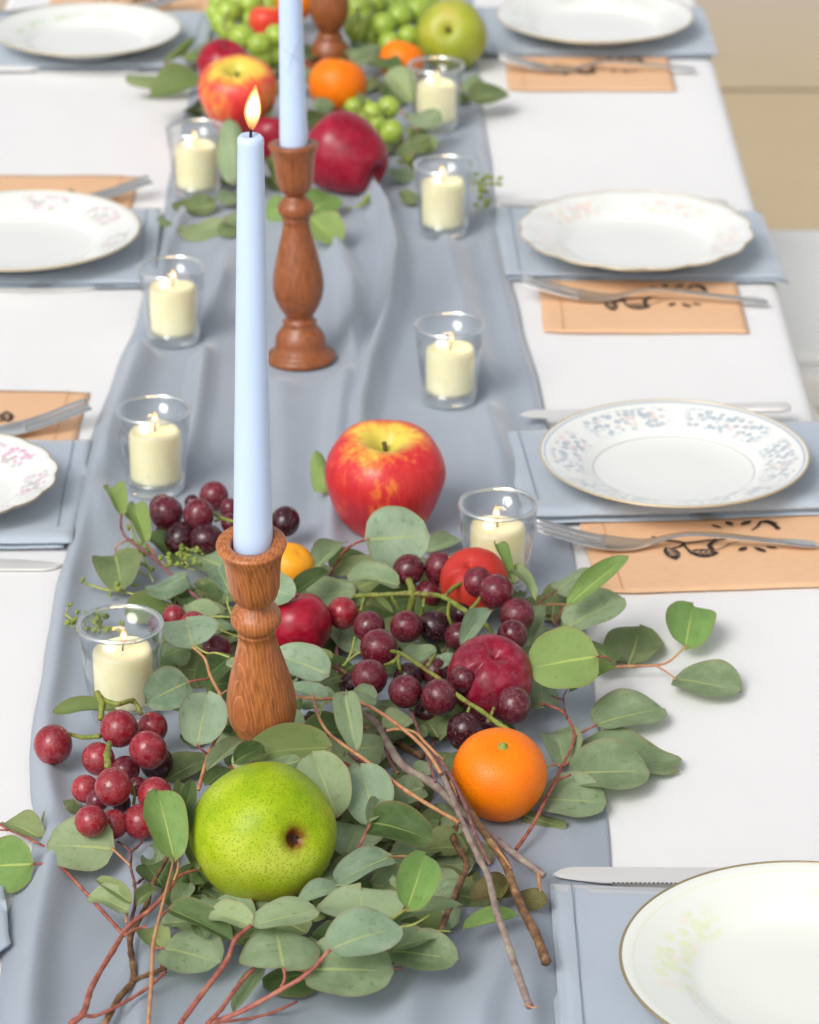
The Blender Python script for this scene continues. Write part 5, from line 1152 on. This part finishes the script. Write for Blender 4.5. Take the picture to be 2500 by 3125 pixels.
branch('eucalyptus with bare red stems running out at the near left', (330, 1950), [
    (6, [(430, 1379), (510, 1310), (562, 1150), (690, 930), (790, 780), (920, 680), (1030, 560), (1092, 478), (1200, 440)], .0022, .0010, 'r', D_(h=[.02, .022, .024, .026, .028, .032, .036, .038, .034], knob=.2)),
    (6, [(640, 1379), (720, 1230), (812, 1108), (800, 950), (796, 850), (850, 740), (900, 640), (930, 530), (1000, 400), (1030, 335)], .0024, .0014, 'b', D_(h=[.012, .012, .012, .013, .014, .015, .016, .02, .026, .032])),
    (6, [(510, 1325), (572, 1332), (700, 1280), (900, 1160), (1012, 1058)], .0014, .0010, 'r', D_(h=.016)), (6, [(812, 1112), (900, 1080), (1012, 1038)], .0017, .0015, 'b', D_(h=.013)), (6, [(985, 1030), (992, 975)], .0012, .0010, 'p', D_(h=.014)),
    (6, [(905, 1379), (925, 1100), (935, 900), (970, 740), (1000, 620), (1030, 500), (1062, 375)], .0014, .0008, 'o', D_(h=[.034, .036, .038, .04, .04, .04, .038])), (6, [(985, 715), (1040, 680), (1110, 675)], .0010, .0008, 'r', D_(h=.042)), (6, [(940, 915), (1000, 918)], .0008, .0008, 'r', D_(h=.03)),
    (6, [(195, 405), (340, 405), (422, 470), (532, 590), (650, 720), (742, 822)], .0010, .0013, 'r', D_(h=.014)), (6, [(-20, 150), (60, 195), (180, 250), (282, 302)], .0012, .0009, 'r', D_(h=.012)), (6, [(-20, 195), (50, 198)], .0008, .0008, 'r', D_(h=.012)),
    (6, [(800, 745), (826, 640), (820, 520), (796, 420), (796, 330), (718, 268)], .0013, .0008, 'p', D_(h=[.024, .022, .02, .018, .016, .014])), (6, [(796, 330), (835, 300), (872, 264)], .0010, .0008, 'p', D_(h=.016)), (6, [(686, 310), (740, 360), (792, 410)], .0008, .0008, 'o', D_(h=.019)), (6, [(838, 522), (890, 480), (942, 455)], .0010, .0009, 'p', D_(h=.014)),
    (6, [(760, 840), (840, 795), (900, 790)], .0010, .0008, 'r', D_(h=.03)), (6, [(775, 690), (772, 760)], .0010, .0010, 'o', D_(h=.026)),
    (6, [(1100, 1379), (1230, 1200), (1380, 1000), (1432, 870), (1530, 780)], .0019, .0013, 'r', D_(h=[.03, .034, .04, .046, .05], knob=.2)), (6, [(1265, 1379), (1350, 1290), (1450, 1150), (1572, 1018)], .0016, .0012, 'r', D_(h=[.026, .028, .03, .034])), (6, [(1090, 385), (1085, 440), (1062, 500)], .001, .0009, 'o', D_(h=.04))], [
    (6, 1000, 915, 1345, 1010, 320, .020, D_(col='sage', pet=False, k=.3, var=0)), (6, 1000, 930, 878, 800, 165, .015, D_(col='olive')), (6, 988, 768, 1258, 760, 110, .032, D_(col='sage')),
    (6, 782, 688, 540, 600, 160, .030, D_(col='sage', pet=False, var=2)), (6, 800, 640, 590, 500, 90, .034, D_(col='olive', var=5)), (6, 832, 645, 958, 552, 90, .032, D_(col='olive', var=2)),
    (6, 686, 312, 284, 290, 330, .019, D_(col='sage', pet=False, k=.25, var=0, Lmax=.05)), (6, 330, 158, 440, 8, 200, .010, D_(col='olive')), (6, 252, 246, 20, 150, 140, .010, D_(col='olive')), (6, 195, 405, -130, 420, 345, .015, D_(col='green', pet=False, k=.2, var=0)),
    (6, 930, 456, 990, 255, 185, .012, D_(col='sage')), (4, 1062, 1242, 955, 815, 250, .046, D_(col='green', k=.8, var=2, Lmax=.05)), (4, 1082, 1200, 1172, 756, 120, .044, D_(col='dark', k=.7, var=5, Lmax=.05)), (4, 1060, 1150, 1100, 760, 90, .04, D_(col='olive', k=.8)),
    (6, 1205, 442, 1115, 238, 85, .034, D_(col='olive', var=5)), (6, 1172, 402, 1022, 655, 160, .020, D_(col='dark')), (6, 1080, 662, 1155, 520, 120, .026, D_(col='sage')), (6, 1170, 640, 1262, 600, 80, .02, D_(col='sage')), (6, 1130, 540, 1220, 560, 90, .015, D_(col='dark')), (6, 1230, 520, 1170, 430, 80, .03, D_(col='dark')), (6, 1000, 560, 1080, 600, 90, .012, D_(col='dark'))])
bs = branch('bare eucalyptus stick bundle crossing left of the mandarin', (1080, 1850), [
    (5, [(840, 360), (920, 440), (990, 580), (1080, 690), (1250, 790), (1390, 920)], .0026, .0034, 'y', D_(h=[.022, .024, .026, .028, .030, .032])), (8, [(190, 610), (310, 730), (430, 830), (560, 930), (722, 1042)], .0030, .0026, 'y', D_(h=[.032, .030, .026, .022, .018])),
    (8, [(20, 270), (110, 450), (190, 640), (240, 760), (330, 950), (380, 1050), (430, 1260), (480, 1400), (560, 1640), (632, 1840)], .0020, .0026, 'y', D_(h=[.04, .042, .042, .042, .040, .038, .036, .034, .03, .028])),
    (8, [(110, 420), (250, 620), (380, 820), (480, 960), (540, 1130), (600, 1270), (670, 1400), (734, 1570)], .0022, .0034, 'b', D_(h=[.038, .036, .034, .03, .026, .022, .02, .018], knob=.08)),
    (8, [(0, 230), (80, 330), (160, 450), (240, 620), (300, 790), (390, 975)], .0012, .0012, 'p', D_(h=[.044, .046, .048, .048, .047, .045])),
    (5, [(512, 240), (530, 340), (612, 480), (830, 640), (1100, 840), (1400, 1020)], .0010, .0015, 'o', D_(h=[.05, .05, .05, .05, .048, .045])), (5, [(370, 240), (520, 266), (700, 264), (870, 320), (1060, 450), (1200, 580), (1290, 720)], .0011, .0014, 'o', D_(h=[.036, .044, .05, .05, .05, .048, .046])),
    (5, [(550, 370), (570, 300), (620, 278)], .0009, .0008, 'g', D_(h=.046)), (5, [(400, 375), (700, 410), (900, 470), (1180, 620)], .0016, .0028, 'b', D_(h=.010)), (5, [(1110, 340), (1180, 530), (1258, 770)], .0012, .0012, 'p', D_(h=[.03, .04, .046])),
    (5, [(1250, 410), (1252, 480), (1240, 550)], .0016, .0012, 'p', D_(h=.012)), (5, [(1182, 760), (1160, 850), (1158, 935)], .0016, .0018, 'b', D_(h=.02)), (5, [(950, 560), (985, 650), (1030, 720)], .0012, .0012, 'p', D_(h=.02)), (5, [(960, 460), (1030, 450), (1130, 470), (1200, 540), (1300, 640)], .0011, .0012, 'o', D_(h=.046)),
    (8, [(180, 750), (168, 822), (210, 900), (250, 985), (200, 1110), (140, 1250), (90, 1379)], .0020, .0022, 'b', D_(h=[.02, .022, .024, .024, .022, .022, .02], knob=.2)), (5, [(620, 560), (730, 610), (830, 660)], .0014, .0014, 'p', D_(h=.014)), (5, [(620, 1000), (660, 990), (712, 975)], .0012, .0012, 'p', D_(h=.02)), (5, [(640, 635), (735, 670)], .0012, .0012, 'r', D_(h=.03))], [
    (5, 705, 235, 775, 590, 170, .045, D_(col='sage', var=5, k=.7)), (5, 720, 215, 880, 300, 120, .050, D_(col='sage', var=1)), (5, 945, 440, 1118, 388, 125, .032, D_(col='sage', var=2)), (5, 1118, 460, 1205, 492, 90, .022, D_(col='olive')), (5, 1115, 690, 1245, 700, 110, .012, D_(col='sage')),
    (5, 612, 560, 92, 610, 255, .052, D_(col='dark', k=.5, var=0, pet=False, Lmax=.055)), (5, 430, 640, 162, 690, 120, .056, D_(col='sage', k=.5)), (5, 655, 978, 505, 588, 310, .040, D_(col='sage', k=.85, var=0, Lmax=.05)), (5, 890, 1025, 800, 668, 310, .036, D_(col='blue', k=.75, var=0, Lmax=.05)),
    (5, 850, 1015, 1248, 1132, 245, .048, D_(col='dark', k=.6, var=2, pet=False)), (5, 850, 1020, 915, 880, 110, .05, D_(col='sage', k=.8, var=5, pet=False)), (5, 1182, 805, 1000, 880, 175, .028, D_(col='sage', k=.6)), (5, 618, 565, 805, 500, 135, .008, D_(col='dark')), (5, 740, 692, 612, 620, 95, .010, D_(col='dark')), (5, 740, 660, 800, 700, 70, .03, D_(col='sage')),
    (5, 490, 340, 545, 430, 80, .012, D_(col='dark')), (5, 1160, 940, 1225, 960, 100, .012, D_(col='olive')), (5, 1230, 640, 1380, 620, 100, .006, D_(col='olive')),
    (8, 545, 1135, 270, 1195, 165, .018, D_(col='dry', var=2)), (8, 540, 1180, 750, 1195, 140, .016, D_(col='dry', var=3)), (8, 480, 1100, 420, 1230, 90, .02, D_(col='dry', var=5)), (5, 1010, 760, 1140, 700, 120, .008, D_(col='olive'))])
# torn bark slivers on the sticks
def sliver(t, pts, h, r): child_world('bark_sliver', tube('bark_sliver', [P(*TL(t, x, y), h) for x, y in pts], r, r * .3, M['stem_orange'], 6, 4), bs, I4)
sliver(8, [(690, 1030), (690, 1080), (700, 1140)], .018, .0018); sliver(8, [(150, 470), (190, 560)], .040, .0014); sliver(8, [(430, 880), (480, 940), (520, 1000)], .034, .0014); sliver(8, [(600, 1830), (660, 1850), (690, 1840)], .028, .0008)

# back of the table -------------------------------------------------------
branch('eucalyptus leaves lying left of the yellow red apple on the white cloth', (380, 180), [(0, [(345, 130), (400, 140), (440, 130)], .0012, .0012, 'b', D_(h=.01))], [
    (0, 402, 168, 264, 166, 34, .02, D_(col='olive')), (0, 425, 172, 314, 205, 56, .03, D_(col='dark')), (0, 345, 128, 410, 78, 16, .03, D_(col='dark')), (0, 375, 110, 430, 120, 16, .02, D_(col='dark')), (0, 395, 235, 430, 205, 30, .012, D_(col='dark')), (0, 415, 110, 455, 80, 40, .02, D_(col='sage')), (0, 440, 175, 520, 130, 34, .02, D_(col='dark'))])
branch('eucalyptus leaves on the runner behind the left candle glass', (430, 450), [], [
    (0, 492, 385, 484, 248, 62, .03, D_(col='sage', k=.8)), (0, 455, 430, 360, 434, 38, .012, D_(col='olive')), (0, 378, 482, 331, 458, 22, .008, D_(col='olive')), (0, 472, 468, 376, 488, 46, .012, D_(col='sage')), (0, 462, 492, 500, 484, 30, .008, D_(col='olive')), (0, 470, 430, 506, 410, 40, .010, D_(col='sage')), (0, 470, 470, 520, 440, 40, .014, D_(col='sage')), (0, 505, 380, 470, 390, 30, .008, D_(col='dark')), (0, 545, 290, 570, 220, 40, .02, D_(col='sage'))])
branch('three round eucalyptus leaves behind the middle wooden holder', (660, 470), [(0, [(600, 445), (640, 452), (660, 450)], .001, .001, 'o', D_(h=.012))], [
    (0, 604, 446, 560, 438, 62, .012, D_(col='green', k=.5)), (0, 652, 448, 704, 412, 66, .014, D_(col='green', k=.5)), (0, 652, 456, 712, 515, 72, .014, D_(col='green', k=.3)), (0, 600, 395, 560, 370, 30, .01, D_(col='dark')), (0, 570, 330, 590, 390, 40, .01, D_(col='dark'))])
fill = []
rf = random.Random(3)
for i in range(46):
    x = rf.uniform(440, 900); y = rf.uniform(95, 330)
    if 600 < x < 640 and y > 240: continue
    a = rf.uniform(0, 6.28); L = rf.uniform(38, 66)
    fill.append((0, x, y, x + L * math.cos(a), y + L * .5 * math.sin(a), rf.uniform(26, 44), rf.uniform(.006, .022), D_(col=rf.choice(('dark', 'olive', 'sage', 'sage', 'dark')))))
branch('heap of eucalyptus under the fruit at the back', (700, 200), [(0, [(620, 300), (720, 200), (820, 150)], .0014, .0012, 'b', D_(h=.01)), (0, [(760, 200), (800, 230), (850, 300)], .0012, .0010, 'b', D_(h=.012))], fill)
branch('eucalyptus leaves round the far right candle glass', (900, 240), [(0, [(840, 230), (880, 280), (860, 340)], .0010, .0010, 'o', D_(h=.016))], [
    (0, 872, 212, 818, 148, 58, .03, D_(col='sage', k=.6)), (0, 928, 238, 856, 248, 44, .04, D_(col='sage')), (0, 992, 212, 1068, 194, 48, .02, D_(col='olive')), (0, 975, 190, 1010, 160, 40, .012, D_(col='sage')), (0, 842, 330, 905, 290, 40, .016, D_(col='olive')), (0, 850, 400, 880, 430, 34, .01, D_(col='olive')), (0, 828, 375, 872, 358, 34, .012, D_(col='sage')), (0, 800, 320, 850, 300, 30, .01, D_(col='olive')), (0, 700, 215, 660, 225, 36, .03, D_(col='sage', k=.7)), (0, 785, 130, 840, 150, 40, .03, D_(col='dark')), (0, 930, 180, 985, 215, 30, .01, D_(col='dark')), (0, 890, 270, 850, 300, 30, .01, D_(col='dark')), (0, 735, 120, 800, 100, 40, .03, D_(col='sage'))])
# low leaves filling the heap between the pear and the mandarin
rf = random.Random(8); fill = []
for i in range(230):
    x = rf.uniform(330, 1150); y = rf.uniform(1190, 1900)
    if x < 470 and 1470 < y < 1800: continue
    if x > 1000 and y > 1700: continue
    if 1400 < y < 1700 and x > 1080: continue
    if x > 660 and 1470 < y < 1720 and rf.random() < .4: continue
    if y < 1260 and x < 560: continue
    a = rf.uniform(0, 6.28); L = rf.uniform(80, 125)
    fill.append((0, x, y, x + L * math.cos(a), y + L * .5 * math.sin(a), rf.uniform(50, 78), rf.uniform(.005, .016), D_(col=rf.choice(('dark', 'olive', 'sage', 'olive')), pet=False)))
for i in range(46):
    x = rf.uniform(420, 900); y = rf.uniform(1860, 2000 - abs(x - 680) * .25)
    a = rf.uniform(0, 6.28); L = rf.uniform(90, 130)
    fill.append((0, x, y, x + L * math.cos(a), y + L * .5 * math.sin(a), rf.uniform(54, 80), rf.uniform(.005, .018), D_(col=rf.choice(('dark', 'olive', 'sage', 'dark')), pet=False)))
for i, (nm, cond) in enumerate((('low eucalyptus leaves under the nearest holder and grapes', lambda y: y < 1420), ('low eucalyptus leaves under the green pear and sticks', lambda y: y >= 1420))):
    branch(nm, (700, 1320 + 350 * i), [(0, [(520, 1330 + 350 * i), (700, 1350 + 330 * i), (900, 1340 + 320 * i)], .0016, .0012, 'b', D_(h=.006))], [f for f in fill if cond(f[2])])

# seeded eucalyptus ---------------------------------------------------------
def seeded(label, twigs, at, t, n, rs=.0020):
    p = PD(*at); e = empty('seeded_eucalyptus', (p.x, p.y, T), label, 'eucalyptus', 'seeded eucalyptus twigs')
    rr = random.Random(len(label)); V, Fc = [], []
    def bud(c, d, r):
        q = Vector((0, 0, 1)).rotation_difference(d); base = len(V); seg = 6
        for (rad, z) in ((.25, -1.4), (.8, -.6), (1, .1), (.7, .8), (.15, 1.5)):
            for k in range(seg): a = k * 2 * math.pi / seg; V.append(c + q @ Vector((rad * r * math.cos(a), rad * r * math.sin(a), z * r)))
        for i in range(4):
            for k in range(seg): k2 = (k + 1) % seg; Fc.append((base + i * seg + k, base + i * seg + k2, base + (i + 1) * seg + k2, base + (i + 1) * seg + k))
    for h, pts in twigs:
        p3 = [P(*TL(t, x, y), h) for x, y in pts]
        child_world('stem', tube('stem', p3, .0009, .0006, M['stem_green'], 6, 5, .1, 1), e, I4)
        q = catmull(p3, 8)
        for _ in range(n):
            c = q[rr.randrange(len(q))]; d = Vector((rr.uniform(-1, 1), rr.uniform(-1, 1), rr.uniform(-.1, 1))).normalized()
            f = c + d * rr.uniform(.004, .007)
            child_world('bud_stalk', tube('bud_stalk', [c, f], .0005, .0004, M['stem_green'], 5, 2), e, I4) if rr.random() < .5 else None
            for _k in range(3):
                d2 = (d + Vector((rr.uniform(-.7, .7), rr.uniform(-.7, .7), rr.uniform(-.4, .4)))).normalized(); bud(f + d2 * .002, d2, rs * rr.uniform(.55, .85))
    o = child_world('buds', mesh('buds', V, Fc, M['bud']), e, I4); o['kind'] = 'stuff'
seeded('twig with small green buds left of the dark grapes', [(.014, [(400, 300), (430, 400), (480, 520), (535, 650)]), (.012, [(360, 450), (440, 470), (480, 480)]), (.012, [(350, 520), (430, 580), (500, 620)])], (290, 1180), 1, 7)
seeded('budded green twig lying below the round leaf', [(.010, [(120, 660), (250, 700), (400, 722), (620, 775)]), (.012, [(350, 640), (360, 710)]), (.012, [(640, 730), (660, 800)])], (220, 1240), 1, 7)
seeded('budded twig seen through the front left glass', [(.012, [(0, 850), (60, 900), (75, 960)]), (.012, [(150, 870), (200, 920), (290, 930), (380, 985)]), (.012, [(200, 860), (210, 970)])], (170, 1320), 1, 7)
seeded('budded twig below the dark grapes beside the wooden holder', [(.022, [(590, 560), (680, 550), (790, 580)]), (.024, [(700, 490), (740, 540)]), (.02, [(740, 450), (770, 460)])], (380, 1180), 1, 8)
seeded('seed heads hanging off the runner right of the far glass', [(.02, [(1005, 385), (1030, 390), (1050, 385)]), (.012, [(1010, 410), (1020, 430), (1000, 450)])], (1030, 400), 0, 12, .0026)
seeded('seed head under the big red apple', [(.008, [(745, 435), (775, 430), (795, 420)])], (770, 430), 0, 12, .0024)
seeded('green seed spray between the two far right glasses', [(.016, [(850, 270), (880, 290), (890, 320)]), (.016, [(845, 345), (870, 350)])], (870, 300), 0, 10, .0026)
